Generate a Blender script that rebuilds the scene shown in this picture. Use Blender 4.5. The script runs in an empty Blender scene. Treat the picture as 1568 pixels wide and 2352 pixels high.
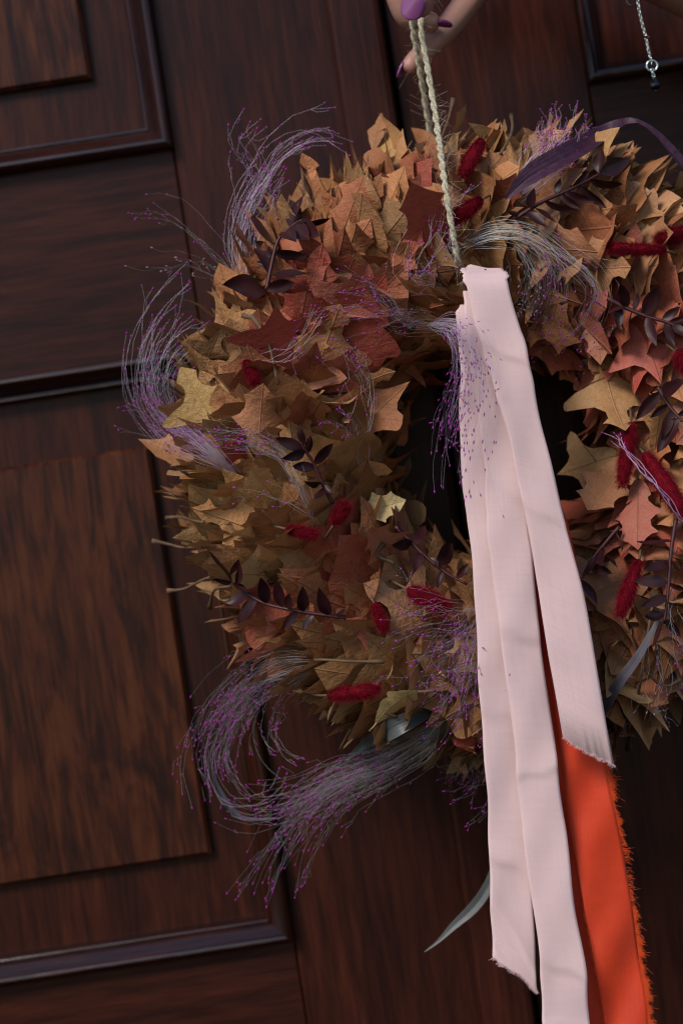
import bpy, math, random
import numpy as np
from mathutils import Matrix, Vector

random.seed(7)
RNG = np.random.default_rng(7)
R_ = math.radians
SC = bpy.context.scene
COL = SC.collection

# ------------------------------------------------------------------ camera, sky, sun, exposure
ROLL = R_(8.7)
CAM = np.array([0.0, -1.04, 1.50])
LENS, SENS = 60.0, 36.0
UH = 2352.0                                    # the photograph measured as 1568 x 2352 units
RX = np.array([math.cos(ROLL), 0, -math.sin(ROLL)])      # image right in the world
UX = np.array([math.sin(ROLL), 0, math.cos(ROLL)])       # image up in the world

cd = bpy.data.cameras.new('camera'); cam = bpy.data.objects.new('camera', cd); COL.objects.link(cam)
cd.lens = LENS; cd.sensor_fit = 'VERTICAL'; cd.sensor_height = SENS; cd.sensor_width = 24
cd.clip_start = 0.02; cd.clip_end = 100
cam.matrix_world = Matrix(((RX[0], UX[0], 0, CAM[0]), (RX[1], UX[1], -1, CAM[1]), (RX[2], UX[2], 0, CAM[2]), (0, 0, 0, 1)))
cd.dof.use_dof = True; cd.dof.focus_distance = 0.880; cd.dof.aperture_fstop = 5.0
SC.camera = cam

SUN_EL, SUN_AZ = R_(42), R_(214)               # azimuth of the sun seen from the door, clockwise from +Y
w = bpy.data.worlds.new('World'); SC.world = w; w.use_nodes = True
nt = w.node_tree; bg = nt.nodes['Background']
sky = nt.nodes.new('ShaderNodeTexSky'); sky.sky_type = 'NISHITA'; sky.sun_disc = False
sky.sun_elevation = SUN_EL; sky.sun_rotation = SUN_AZ
sky.air_density = 1.0; sky.dust_density = 0.6; sky.ozone_density = 2.0
nt.links.new(sky.outputs[0], bg.inputs[0]); bg.inputs[1].default_value = 0.075
sd = bpy.data.lights.new('sun', 'SUN'); sun = bpy.data.objects.new('sun', sd); COL.objects.link(sun)
sd.energy = 1.75; sd.angle = R_(18); sd.color = (1.0, 0.90, 0.80)
sdir = Vector((math.sin(SUN_AZ) * math.cos(SUN_EL), math.cos(SUN_AZ) * math.cos(SUN_EL), math.sin(SUN_EL)))
sun.rotation_euler = sdir.to_track_quat('Z', 'Y').to_euler(); sun.location = (0, -2, 3)
SC.view_settings.view_transform = 'Standard'; SC.view_settings.look = 'None'
SC.view_settings.gamma = 1.0; SC.view_settings.use_curve_mapping = False
SC.view_settings.exposure = 0.86
SC.render.engine = 'CYCLES'
SC.cycles.filter_width = 1.15; SC.cycles.max_bounces = 8; SC.cycles.diffuse_bounces = 4; SC.cycles.transparent_max_bounces = 8

# ------------------------------------------------------------------ measuring helpers
def at(u, v, y=0.0):
    """world point at depth y that the photograph shows at (u, v)"""
    s = SENS / LENS * (y - CAM[1]) / UH
    p = CAM + (u - 784) * s * RX + (1176 - v) * s * UX
    p[1] = y
    return p
def upx(y):                                    # metres per unit at depth y
    return SENS / LENS * (y - CAM[1]) / UH
YC = -0.092                                    # the plane of the wreath's ring
WC = at(1136, 1027, YC); RR = 0.1150; TT = 0.0635
def surf(u, v, lift=0.0):
    y = YC - 0.03
    for _ in range(5):
        p = at(u, v, y)
        r = math.hypot(p[0] - WC[0], p[2] - WC[2]) - RR
        y = YC - math.sqrt(max(TT * TT - r * r, 0.0))
    return at(u, v, y - lift)

# ------------------------------------------------------------------ mesh helpers
class MB:
    def __init__(s): s.v = []; s.f = []; s.n = 0
    def add(s, verts, faces):
        verts = np.asarray(verts, float)
        s.v.append(verts)
        n = s.n
        s.f.extend([tuple(i + n for i in f) for f in faces])
        s.n += len(verts)
    def tube(s, pts, rad, sides=3, cap=True):
        pts = np.asarray(pts, float); n = len(pts)
        rad = np.broadcast_to(np.asarray(rad, float), (n,))
        t = np.gradient(pts, axis=0); t /= np.linalg.norm(t, axis=1)[:, None] + 1e-12
        ref = np.array([0.13, 0.94, 0.3]); ref /= np.linalg.norm(ref)
        a = np.cross(t, ref); a /= np.linalg.norm(a, axis=1)[:, None] + 1e-9
        b = np.cross(t, a)
        ang = np.arange(sides) * 2 * math.pi / sides
        ring = pts[:, None, :] + rad[:, None, None] * (a[:, None, :] * np.cos(ang)[None, :, None] + b[:, None, :] * np.sin(ang)[None, :, None])
        fs = []
        for i in range(n - 1):
            for k in range(sides):
                k2 = (k + 1) % sides
                fs.append((i * sides + k, i * sides + k2, (i + 1) * sides + k2, (i + 1) * sides + k))
        if cap and sides > 2:
            fs.append(tuple(range(sides - 1, -1, -1))); fs.append(tuple((n - 1) * sides + k for k in range(sides)))
        s.add(ring.reshape(-1, 3), fs)
    def box(s, x0, x1, y0, y1, z0, z1, bev=0.0):
        b = bev
        if b <= 0:
            vs = [(x, y, z) for x in (x0, x1) for y in (y0, y1) for z in (z0, z1)]
            s.add(vs, [(0, 1, 3, 2), (4, 6, 7, 5), (0, 4, 5, 1), (2, 3, 7, 6), (0, 2, 6, 4), (1, 5, 7, 3)])
        else:                                  # front edges (towards -y) eased
            o = [(x0, y1, z0), (x1, y1, z0), (x1, y1, z1), (x0, y1, z1)]
            m = [(x0, y0 + b, z0), (x1, y0 + b, z0), (x1, y0 + b, z1), (x0, y0 + b, z1)]
            i = [(x0 + b, y0, z0 + b), (x1 - b, y0, z0 + b), (x1 - b, y0, z1 - b), (x0 + b, y0, z1 - b)]
            fs = [(8, 9, 10, 11), (3, 2, 1, 0)]
            for k in range(4):
                k2 = (k + 1) % 4
                fs += [(k, k2, 4 + k2, 4 + k), (4 + k, 4 + k2, 8 + k2, 8 + k)]
            s.add(o + m + i, fs)
    def build(s, name, mat, parent=None, smooth=True):
        me = bpy.data.meshes.new(name)
        me.from_pydata(np.concatenate(s.v).tolist(), [], s.f)
        if smooth: me.polygons.foreach_set('use_smooth', [True] * len(me.polygons))
        me.materials.append(mat)
        o = bpy.data.objects.new(name, me); COL.objects.link(o)
        if parent is not None: adopt(o, parent)
        return o

def adopt(o, parent):
    o.parent = parent
    if parent.type == 'EMPTY': o.matrix_parent_inverse = Matrix.Translation(-parent.location)
def thing(name, label, cat, loc, group=None):
    o = bpy.data.objects.new(name, None); COL.objects.link(o); o.location = loc; o.empty_display_size = 0.02
    tag(o, label, cat, group); return o
def tag(o, label=None, cat=None, group=None, kind=None):
    if label: o['label'] = label
    if cat: o['category'] = cat
    if group: o['group'] = group
    if kind: o['kind'] = kind
    return o
def spline(pts, n, closed=False):
    """Catmull-Rom through pts (any dimension), n samples, evenly spread over the segments"""
    P = np.asarray(pts, float)
    if len(P) == 2:
        t = np.linspace(0, 1, n)[:, None]; return P[0] * (1 - t) + P[1] * t
    d = np.r_[0, np.cumsum(np.linalg.norm(np.diff(P[:, :2] if P.shape[1] > 3 else P, axis=0), axis=1) + 1e-9)]
    E = np.vstack([2 * P[0] - P[1], P, 2 * P[-1] - P[-2]])
    out = []
    for q in np.linspace(0, d[-1], n):
        i = min(max(np.searchsorted(d, q, side='right') - 1, 0), len(P) - 2)
        t = (q - d[i]) / (d[i + 1] - d[i])
        p0, p1, p2, p3 = E[i], E[i + 1], E[i + 2], E[i + 3]
        out.append(0.5 * (2 * p1 + (p2 - p0) * t + (2 * p0 - 5 * p1 + 4 * p2 - p3) * t * t + (3 * p1 - p0 - 3 * p2 + p3) * t ** 3))
    return np.array(out)
def unit(a):
    a = np.asarray(a, float); return a / (np.linalg.norm(a) + 1e-12)

# ------------------------------------------------------------------ materials
def new_mat(name):
    m = bpy.data.materials.new(name); m.use_nodes = True
    return m, m.node_tree, m.node_tree.nodes['Principled BSDF']
def N(nt, typ, **kw):
    n = nt.nodes.new(typ)
    for k, v in kw.items(): setattr(n, k, v)
    return n
def ramp(nt, stops, interp='LINEAR'):
    r = nt.nodes.new('ShaderNodeValToRGB'); cr = r.color_ramp; cr.interpolation = interp
    while len(cr.elements) < len(stops): cr.elements.new(0.5)
    for e, (p, c) in zip(cr.elements, stops):
        e.position = p; e.color = (*c, 1) if len(c) == 3 else c
    return r
def mixc(nt, fac, a, b, blend='MIX'):
    m = nt.nodes.new('ShaderNodeMix'); m.data_type = 'RGBA'; m.blend_type = blend
    for sock, val in ((m.inputs[0], fac), (m.inputs[6], a), (m.inputs[7], b)):
        if hasattr(val, 'links') or isinstance(val, bpy.types.NodeSocket): nt.links.new(val, sock)
        elif isinstance(val, (int, float)): sock.default_value = val
        else: sock.default_value = (*val, 1)
    return m.outputs[2]
def math_(nt, op, a, b=None, clamp=False):
    m = nt.nodes.new('ShaderNodeMath'); m.operation = op; m.use_clamp = clamp
    for i, val in enumerate((a, b)):
        if val is None: continue
        if isinstance(val, bpy.types.NodeSocket): nt.links.new(val, m.inputs[i])
        else: m.inputs[i].default_value = val
    return m.outputs[0]
def bump(nt, h, strength, dist):
    b = nt.nodes.new('ShaderNodeBump'); b.inputs['Strength'].default_value = strength; b.inputs['Distance'].default_value = dist
    nt.links.new(h, b.inputs['Height']); return b.outputs[0]
def noise(nt, vec, scale, detail=4, rough=0.55, dist=0.0):
    n = nt.nodes.new('ShaderNodeTexNoise'); n.inputs['Scale'].default_value = scale; n.inputs['Detail'].default_value = detail
    n.inputs['Roughness'].default_value = rough; n.inputs['Distortion'].default_value = dist
    if vec is not None: nt.links.new(vec, n.inputs['Vector'])
    return n.outputs['Fac']
def mapping(nt, vec, scale=(1, 1, 1), loc=(0, 0, 0), rot=(0, 0, 0)):
    m = nt.nodes.new('ShaderNodeMapping'); m.inputs['Scale'].default_value = scale; m.inputs['Location'].default_value = loc
    m.inputs['Rotation'].default_value = rot; nt.links.new(vec, m.inputs['Vector']); return m.outputs[0]

def wood(name, axis, figured=False, seed=0.0, spec=0.14, r0=.28, r1=.44, dark=.80):
    m, nt, b = new_mat(name)
    tc = N(nt, 'ShaderNodeTexCoord').outputs['Object']
    oi = N(nt, 'ShaderNodeObjectInfo')
    off = N(nt, 'ShaderNodeVectorMath', operation='SCALE'); off.inputs[0].default_value = (3.1, 1.7, 5.3)
    nt.links.new(oi.outputs['Random'], off.inputs['Scale'])
    ad = N(nt, 'ShaderNodeVectorMath', operation='ADD'); nt.links.new(tc, ad.inputs[0]); nt.links.new(off.outputs[0], ad.inputs[1])
    v = ad.outputs[0]
    def st(long, across):
        return mapping(nt, v, (across, across, long) if axis == 'z' else (long, across, across), (seed, seed, seed))
    if figured: g = noise(nt, st(8.0, 44), 1.0, 6, 0.64, 1.9)
    else: g = noise(nt, st(7.0, 78), 1.0, 6, 0.66, 0.7)
    fine = noise(nt, st(20, 250), 1.0, 4, 0.62, 0.3)
    pore = noise(nt, st(26, 620), 1.0, 2, 0.5)
    broad = noise(nt, st(1.0, 5), 1.0, 2, 0.5)
    h = math_(nt, 'ADD', math_(nt, 'MULTIPLY', g, 0.60), math_(nt, 'MULTIPLY', fine, 0.40))
    if figured:
        cr = ramp(nt, [(0.38, (0.014, 0.007, 0.006)), (0.46, (0.040, 0.0130, 0.0075)), (0.53, (0.074, 0.0240, 0.0100)), (0.64, (0.100, 0.0370, 0.0150))])
    else:
        cr = ramp(nt, [(0.34, (0.011, 0.005, 0.0045)), (0.46, (0.028, 0.0088, 0.0060)), (0.56, (0.048, 0.0135, 0.0078)), (0.68, (0.070, 0.0215, 0.0100))])
    nt.links.new(h, cr.inputs[0])
    c = mixc(nt, math_(nt, 'MULTIPLY', ramp_out(nt, pore, 0.56, 0.70), 0.55), cr.outputs[0], (0.008, 0.005, 0.005))
    c = mixc(nt, 1.0, c, (dark * 1.08, dark * .90, dark * .88), 'MULTIPLY')
    c = mixc(nt, math_(nt, 'MULTIPLY', ramp_out(nt, broad, 0.40, 0.65), 0.30), c, (0.016, 0.007, 0.007))
    nt.links.new(c, b.inputs['Base Color'])
    rr = N(nt, 'ShaderNodeMapRange'); nt.links.new(fine, rr.inputs[0]); rr.inputs[3].default_value = r0; rr.inputs[4].default_value = r1
    nt.links.new(rr.outputs[0], b.inputs['Roughness'])
    b.inputs['Specular IOR Level'].default_value = spec
    nt.links.new(bump(nt, math_(nt, 'SUBTRACT', fine, math_(nt, 'MULTIPLY', pore, 0.6)), 0.35, 0.0006), b.inputs['Normal'])
    return m
def ramp_out(nt, val, lo, hi):
    r = N(nt, 'ShaderNodeMapRange'); nt.links.new(val, r.inputs[0]); r.inputs[1].default_value = lo; r.inputs[2].default_value = hi
    return r.outputs[0]

WOOD_V = wood('oak_vertical', 'z')
WOOD_H = wood('oak_horizontal', 'x', seed=2.3)
MOULD_V = wood('oak_moulding_vertical', 'z', seed=6.2, spec=0.34, r0=.13, r1=.20, dark=.5)
MOULD_H = wood('oak_moulding_horizontal', 'x', seed=7.7, spec=0.75, r0=.13, r1=.20, dark=.5)
WOOD_F = wood('oak_figured', 'z', True, seed=4.1)

def leaf_mat(name, attr):
    m, nt, b = new_mat(name)
    if attr:
        a = N(nt, 'ShaderNodeVertexColor', layer_name='tint'); colr, blush = a.outputs['Color'], a.outputs['Alpha']
    else:
        a = N(nt, 'ShaderNodeObjectInfo'); colr, blush = a.outputs['Color'], a.outputs['Alpha']
    uv = N(nt, 'ShaderNodeUVMap').outputs[0]
    sep = N(nt, 'ShaderNodeSeparateXYZ'); nt.links.new(uv, sep.inputs[0])
    x = math_(nt, 'ABSOLUTE', math_(nt, 'SUBTRACT', sep.outputs[0], 0.5)); y = sep.outputs[1]
    geo = N(nt, 'ShaderNodeNewGeometry')
    pos = geo.outputs['Position']
    n1 = noise(nt, pos, 55, 4, 0.6); n2 = noise(nt, pos, 420, 3, 0.65); n3 = noise(nt, pos, 1500, 2, 0.6)
    c = mixc(nt, math_(nt, 'MULTIPLY', ramp_out(nt, n1, 0.38, 0.68), 0.55), colr, (0.58, 0.46, 0.36), 'MULTIPLY')
    c = mixc(nt, math_(nt, 'MULTIPLY', ramp_out(nt, n2, 0.50, 0.72), 0.30), c, (0.34, 0.17, 0.06), 'MIX')
    # red blush, stronger towards the lobes
    bl = math_(nt, 'MULTIPLY', blush, math_(nt, 'ADD', math_(nt, 'MULTIPLY', y, 0.7), math_(nt, 'SUBTRACT', math_(nt, 'MULTIPLY', n1, 1.3), 0.30)), True)
    c = mixc(nt, bl, c, (0.38, 0.070, 0.052))
    sp = math_(nt, 'MULTIPLY', ramp_out(nt, n3, 0.58, 0.68), 0.5)
    c = mixc(nt, sp, c, (0.10, 0.035, 0.015))
    # veins: midrib and slanted side veins
    mid = ramp_out(nt, x, 0.010, 0.0)
    sv = math_(nt, 'FRACT', math_(nt, 'MULTIPLY', math_(nt, 'SUBTRACT', y, math_(nt, 'MULTIPLY', x, 0.85)), 7.0))
    sv = ramp_out(nt, math_(nt, 'ABSOLUTE', math_(nt, 'SUBTRACT', sv, 0.5)), 0.06, 0.0)
    vein = math_(nt, 'MAXIMUM', mid, math_(nt, 'MULTIPLY', sv, 0.22))
    c = mixc(nt, math_(nt, 'MULTIPLY', vein, 0.30), c, (0.36, 0.22, 0.10))
    back = mixc(nt, 0.45, c, (0.30, 0.20, 0.10))
    c = mixc(nt, geo.outputs['Backfacing'], c, back)
    nt.links.new(c, b.inputs['Base Color'])
    b.inputs['Roughness'].default_value = 0.58; b.inputs['Specular IOR Level'].default_value = 0.32
    h = math_(nt, 'ADD', math_(nt, 'ADD', math_(nt, 'MULTIPLY', vein, 0.5), math_(nt, 'MULTIPLY', n2, 0.7)), math_(nt, 'MULTIPLY', n1, 2.2))
    nt.links.new(bump(nt, h, 0.7, 0.0014), b.inputs['Normal'])
    tr = N(nt, 'ShaderNodeBsdfTranslucent'); nt.links.new(c, tr.inputs[0])
    ms = N(nt, 'ShaderNodeMixShader'); ms.inputs[0].default_value = 0.13
    nt.links.new(b.outputs[0], ms.inputs[1]); nt.links.new(tr.outputs[0], ms.inputs[2])
    nt.links.new(ms.outputs[0], nt.nodes['Material Output'].inputs[0])
    return m
LEAF = leaf_mat('dried_leaf', False); LEAF_A = leaf_mat('dried_leaf_mass', True)

def simple(name, col, rough=0.6, spec=0.3, var=0.0, vscale=200, col2=None, bumpd=0.0, sheen=0.0, metal=0.0, stretch=None):
    m, nt, b = new_mat(name)
    tc = N(nt, 'ShaderNodeTexCoord').outputs['Object']
    if stretch: tc = mapping(nt, tc, stretch)
    n = noise(nt, tc, vscale, 4, 0.6)
    c2 = col2 or tuple(x * 0.5 for x in col)
    nt.links.new(mixc(nt, math_(nt, 'MULTIPLY', ramp_out(nt, n, 0.35, 0.68), var), col, c2), b.inputs['Base Color'])
    b.inputs['Roughness'].default_value = rough; b.inputs['Specular IOR Level'].default_value = spec; b.inputs['Metallic'].default_value = metal
    if sheen: b.inputs['Sheen Weight'].default_value = sheen; b.inputs['Sheen Roughness'].default_value = 0.4
    if bumpd: nt.links.new(bump(nt, n, 0.6, bumpd), b.inputs['Normal'])
    return m
STEM = simple('dry_petiole', (0.13, 0.078, 0.042), 0.65, 0.25, 0.7, 160, (0.06, 0.035, 0.024))
CORE = simple('straw_core', (0.05, 0.03, 0.015), 0.9, 0.1, 0.8, 300)
SPRIG = simple('burgundy_ruscus', (0.019, 0.006, 0.008), 0.45, 0.28, 0.6, 70, (0.044, 0.006, 0.008), 0.0004)
SPRIG_STEM = simple('burgundy_stem', (0.045, 0.010, 0.014), 0.5, 0.35)
CRIMSON = simple('crimson_fluff', (0.185, 0.003, 0.013), 0.8, 0.1, 0.7, 260, (0.070, 0.0015, 0.005), sheen=0.0)
STRAND = simple('grass_strand', (0.42, 0.36, 0.43), 0.45, 0.4, 0.8, 22, (0.30, 0.34, 0.30))
STRAND_G = simple('grass_strand_green', (0.33, 0.36, 0.33), 0.45, 0.4, 0.8, 22, (0.40, 0.36, 0.42))
STRAND_P = simple('grass_strand_purple', (0.44, 0.31, 0.46), 0.45, 0.4, 0.7, 22, (0.36, 0.36, 0.38))
SEED = simple('magenta_seed', (0.36, 0.030, 0.32), 0.5, 0.3, 0.6, 90, (0.20, 0.03, 0.19))
SEED_G = simple('pale_seed', (0.34, 0.30, 0.26), 0.5, 0.3, 0.9, 90, (0.30, 0.06, 0.26))
BLADE_P = simple('purple_husk', (0.046, 0.013, 0.036), 0.55, 0.3, 0.9, 260, (0.020, 0.005, 0.016), 0.0012)
BLADE_G = simple('grey_green_blade', (0.075, 0.085, 0.085), 0.45, 0.4, 0.6, 120, (0.045, 0.05, 0.055), 0.0004)
BLADE_D = simple('slate_blade', (0.065, 0.06, 0.075), 0.45, 0.4, 0.6, 120)
TWINE = simple('jute_twine', (0.58, 0.53, 0.40), 0.85, 0.15, 0.9, 900, (0.26, 0.23, 0.15), 0.0012)
FUZZ = simple('jute_fuzz', (0.36, 0.31, 0.24), 0.8, 0.15)
SILVER = simple('silver', (0.62, 0.66, 0.64), 0.22, 0.5, 0.3, 400, metal=1.0)
JET = simple('black_glass_bead', (0.004, 0.004, 0.005), 0.04, 0.6)
GARNET = simple('dark_red_bead', (0.05, 0.010, 0.010), 0.15, 0.5)
NAIL = simple('mauve_nail_polish', (0.21, 0.065, 0.19), 0.12, 0.5)
NAIL_D = simple('plum_nail_polish', (0.09, 0.012, 0.085), 0.18, 0.5)
ORANGE_T = simple('orange_thread', (0.72, 0.085, 0.016), 0.6, 0.3)
PINK_T = simple('pink_thread', (0.74, 0.52, 0.54), 0.7, 0.2)

def skin_mat():
    m, nt, b = new_mat('skin')
    tc = N(nt, 'ShaderNodeTexCoord').outputs['Object']
    n = noise(nt, tc, 70, 4, 0.6); n2 = noise(nt, tc, 900, 3, 0.6)
    c = mixc(nt, ramp_out(nt, n, 0.4, 0.65), (0.31, 0.180, 0.138), (0.38, 0.178, 0.145))
    nt.links.new(c, b.inputs['Base Color']); b.inputs['Roughness'].default_value = 0.5
    b.inputs['Subsurface Weight'].default_value = 0.15; b.inputs['Subsurface Radius'].default_value = (0.006, 0.002, 0.001); b.inputs['Subsurface Scale'].default_value = 0.5
    nt.links.new(bump(nt, n2, 0.25, 0.0004), b.inputs['Normal'])
    return m
SKIN = skin_mat()

def cloth(name, col, col2, weave, rough, spec, sheen, transl):
    m, nt, b = new_mat(name)
    uv = N(nt, 'ShaderNodeUVMap').outputs[0]                 # metres across, metres along
    sep = N(nt, 'ShaderNodeSeparateXYZ'); nt.links.new(uv, sep.inputs[0])
    k = 2 * math.pi / weave
    wx = math_(nt, 'SINE', math_(nt, 'MULTIPLY', sep.outputs[0], k)); wy = math_(nt, 'SINE', math_(nt, 'MULTIPLY', sep.outputs[1], k))
    wv = math_(nt, 'MULTIPLY', wx, wy)
    big = noise(nt, uv, 38, 3, 0.55); slub = noise(nt, mapping(nt, uv, (45, 900, 1)), 1.0, 3, 0.6); slub2 = noise(nt, mapping(nt, uv, (900, 30, 1)), 1.0, 3, 0.6)
    c = mixc(nt, math_(nt, 'MULTIPLY', ramp_out(nt, big, 0.35, 0.68), 0.6), col, col2)
    th = math_(nt, 'ADD', math_(nt, 'MULTIPLY', slub, 0.5), math_(nt, 'MULTIPLY', slub2, 0.5))
    c = mixc(nt, math_(nt, 'MULTIPLY', ramp_out(nt, th, 0.42, 0.68), 0.20), c, tuple(x * 0.62 for x in col))
    c = mixc(nt, math_(nt, 'MULTIPLY', math_(nt, 'ADD', math_(nt, 'MULTIPLY', wv, 0.5), 0.5), 0.13), c, tuple(x * 0.55 for x in col))
    nt.links.new(c, b.inputs['Base Color']); b.inputs['Roughness'].default_value = rough; b.inputs['Specular IOR Level'].default_value = spec
    b.inputs['Sheen Weight'].default_value = sheen
    h = math_(nt, 'ADD', math_(nt, 'MULTIPLY', wv, 0.25), math_(nt, 'ADD', math_(nt, 'MULTIPLY', th, 0.5), math_(nt, 'MULTIPLY', big, 2.5)))
    nt.links.new(bump(nt, h, 0.45, 0.0009), b.inputs['Normal'])
    tr = N(nt, 'ShaderNodeBsdfTranslucent'); nt.links.new(c, tr.inputs[0])
    ms = N(nt, 'ShaderNodeMixShader'); ms.inputs[0].default_value = transl
    nt.links.new(b.outputs[0], ms.inputs[1]); nt.links.new(tr.outputs[0], ms.inputs[2])
    nt.links.new(ms.outputs[0], nt.nodes['Material Output'].inputs[0])
    return m
PINK = cloth('pink_cotton', (0.82, 0.60, 0.60), (0.76, 0.57, 0.60), 0.00085, 0.75, 0.2, 0.15, 0.18)
ORANGE = cloth('orange_satin', (0.76, 0.060, 0.012), (0.64, 0.042, 0.011), 0.0006, 0.45, 0.35, 0.1, 0.15)

# ------------------------------------------------------------------ the panelled door behind
def X(u, v, y=0.0): return at(u, v, y)[0]
def Z(u, v, y=0.0): return at(u, v, y)[2]
x_ast_l = (X(749, 0) + X(1103.5, 2351)) / 2
x_ast_r = (X(876, 0, -.012) + X(1226, 2348, -.012)) / 2
x_pan = (X(400.5, 338) + X(678.6, 2161)) / 2          # outer right edge of the left leaf's mouldings
z_up = (Z(400.5, 338, -.006) + Z(0, 401, -.006)) / 2  # bottom edge of the upper panel
z_lt = (Z(0, 867, -.008) + Z(441.5, 796, -.008)) / 2  # top edge of the lower panel
z_lb = (Z(678.6, 2161.7) + Z(0, 2261)) / 2            # bottom edge of the lower panel
x_rp = (X(1323, 0) + X(1347, 184)) / 2                # right leaf's panel, left edge
z_rp = (Z(1347, 186, -.008) + Z(1568, 152, -.008)) / 2
XL = X(0, 1176) - 0.16
f_ur = X(207.8, 175, -.003); f_ub = Z(207.8, 175, -.003)
f_lr = (X(341, 1024, -.003) + X(486, 1966, -.003)) / 2; f_lt = Z(341, 1023, -.003); f_lb = Z(486, 1966, -.003)
ZT, ZB = 2.15, 0.85
PROFILE = [(0.0, 0.002), (0.0, -0.0050), (0.0006, -0.0072), (0.0018, -0.0090), (0.0038, -0.0100), (0.0056, -0.0096), (0.0066, -0.0082), (0.0122, -0.0022), (0.0126, -0.0008),
           (0.0140, -0.0018), (0.0154, -0.0014), (0.0162, 0.0006), (0.0165, 0.0100)]
PROFILE_R = [(0.0, 0.002), (0.0, -0.0070), (0.0012, -0.0088), (0.0035, -0.0096), (0.0060, -0.0085), (0.0095, -0.0025), (0.0120, 0.0010), (0.0125, 0.0100)]
def moulding(x0, x1, z0, z1, parent, prof):
    c = [(x0, z0), (x1, z0), (x1, z1), (x0, z1)]
    inn = [(1, 1), (-1, 1), (-1, -1), (1, -1)]
    for k in range(4):
        k2 = (k + 1) % 4; m = MB(); vs = []
        for (cx, cz), (ix, iz) in ((c[k], inn[k]), (c[k2], inn[k2])):
            # a long side gets a few cuts so that it can be very slightly uneven
            vs.append([(cx + ix * w_, h_, cz + iz * w_) for w_, h_ in prof])
        n = len(prof); a, b_ = np.array(vs[0]), np.array(vs[1])
        m.add(np.vstack([a, b_]), [(i, i + 1, n + i + 1, n + i) for i in range(n - 1)])
        o = m.build('moulding', MOULD_H if k in (0, 2) else MOULD_V, parent, False)
        es = o.modifiers.new('bevel', 'BEVEL'); es.width = 0.0006; es.segments = 2; es.limit_method = 'ANGLE'; es.angle_limit = R_(25)
def leaf_panel(x0, x1, z0, z1, parent, prof, field):
    moulding(x0, x1, z0, z1, parent, prof)
    m = MB(); m.box(x0 + .002, x1 - .002, 0.0075, 0.018, z0 + .002, z1 - .002)
    p = m.build('panel', WOOD_V, parent, False)
    if field:
        m = MB(); m.box(field[0], field[1], 0.0005, 0.0085, field[2], field[3], 0.0024); m.build('raised_field', WOOD_F, p, False)

DL = thing('door_leaf', 'dark varnished oak door leaf with two raised panels, left of the overlap strip', 'door', (XL, 0.02, ZB))
xs = x_pan - 0.0003
m = MB(); m.box(XL - .09, x_ast_l + .010, 0.0352, 0.045, ZB, ZT); m.build('light_stop_board', WOOD_V, DL, False)  # unseen board added behind the leaf to stop sky light leaking through gaps
m = MB(); m.box(xs, x_ast_l + .004, 0.0, 0.035, ZB, ZT, .0008); m.build('stile', WOOD_V, DL, False)
m = MB(); m.box(XL - .10, XL + .012, 0.0, 0.035, ZB, ZT, .0008); m.build('stile', WOOD_V, DL, False)
for za, zb in ((z_lt, z_up), (z_lb - 0.20, z_lb)):
    m = MB(); m.box(XL + .0125, xs - .0006, 0.0006, 0.035, za - .004, zb + .004, .0008); m.build('rail', WOOD_H, DL, False)
m = MB(); m.box(XL + .0125, xs - .0006, 0.0006, 0.035, ZB, z_lb - .205, .0008); m.build('rail', WOOD_H, DL, False)
leaf_panel(XL, x_pan, z_up, ZT + .02, DL, PROFILE, (XL + .07, f_ur, f_ub, ZT - .05))
leaf_panel(XL, x_pan, z_lb, z_lt, DL, PROFILE, (XL + .07, f_lr, f_lb, f_lt))
m = MB()                                                # overlap strip with eased edges
pr = [(x_ast_l, .004), (x_ast_l, -.0085), (x_ast_l + .0012, -.0108), (x_ast_l + .0032, -.012), (x_ast_r - .0045, -.012), (x_ast_r - .0015, -.0106), (x_ast_r, -.0075), (x_ast_r, .03)]
m.add([(x, y, z) for z in (ZB, ZT) for x, y in pr], [(i, i + 1, len(pr) + i + 1, len(pr) + i) for i in range(len(pr) - 1)])
m.build('overlap_strip', WOOD_V, DL, False)
XRR = x_ast_r + 0.62
DR = thing('door_leaf', 'dark varnished oak door leaf right of the overlap strip, behind hand and orange ribbon', 'door', (x_ast_r + .004, 0.02, ZB))
m = MB(); m.box(x_ast_r + .0035, x_rp + .0003, 0.004, 0.035, ZB, ZT, .0008); m.build('stile', WOOD_V, DR, False)
m = MB(); m.box(XRR, XRR + .1, 0.004, 0.035, ZB, ZT, .0008); m.build('stile', WOOD_V, DR, False)
zr2 = z_rp - (z_up - z_lt)
m = MB(); m.box(x_ast_l + .012, XRR + .09, 0.0352, 0.045, ZB, ZT); m.build('light_stop_board', WOOD_V, DR, False)  # added backing, blocks sky light in the gaps of the right leaf
for za, zb in ((zr2, z_rp), (z_lb - .2, z_lb)):
    m = MB(); m.box(x_rp + .0009, XRR - .0006, 0.0046, 0.035, za - .004, zb + .004, .0008); m.build('rail', WOOD_H, DR, False)
def shift_prof(p, d): return [(a, b + d) for a, b in p]
leaf_panel(x_rp, XRR, z_rp, ZT + .02, DR, shift_prof(PROFILE_R, .004), None)
leaf_panel(x_rp, XRR, z_lb, zr2, DR, shift_prof(PROFILE_R, .004), None)

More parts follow.
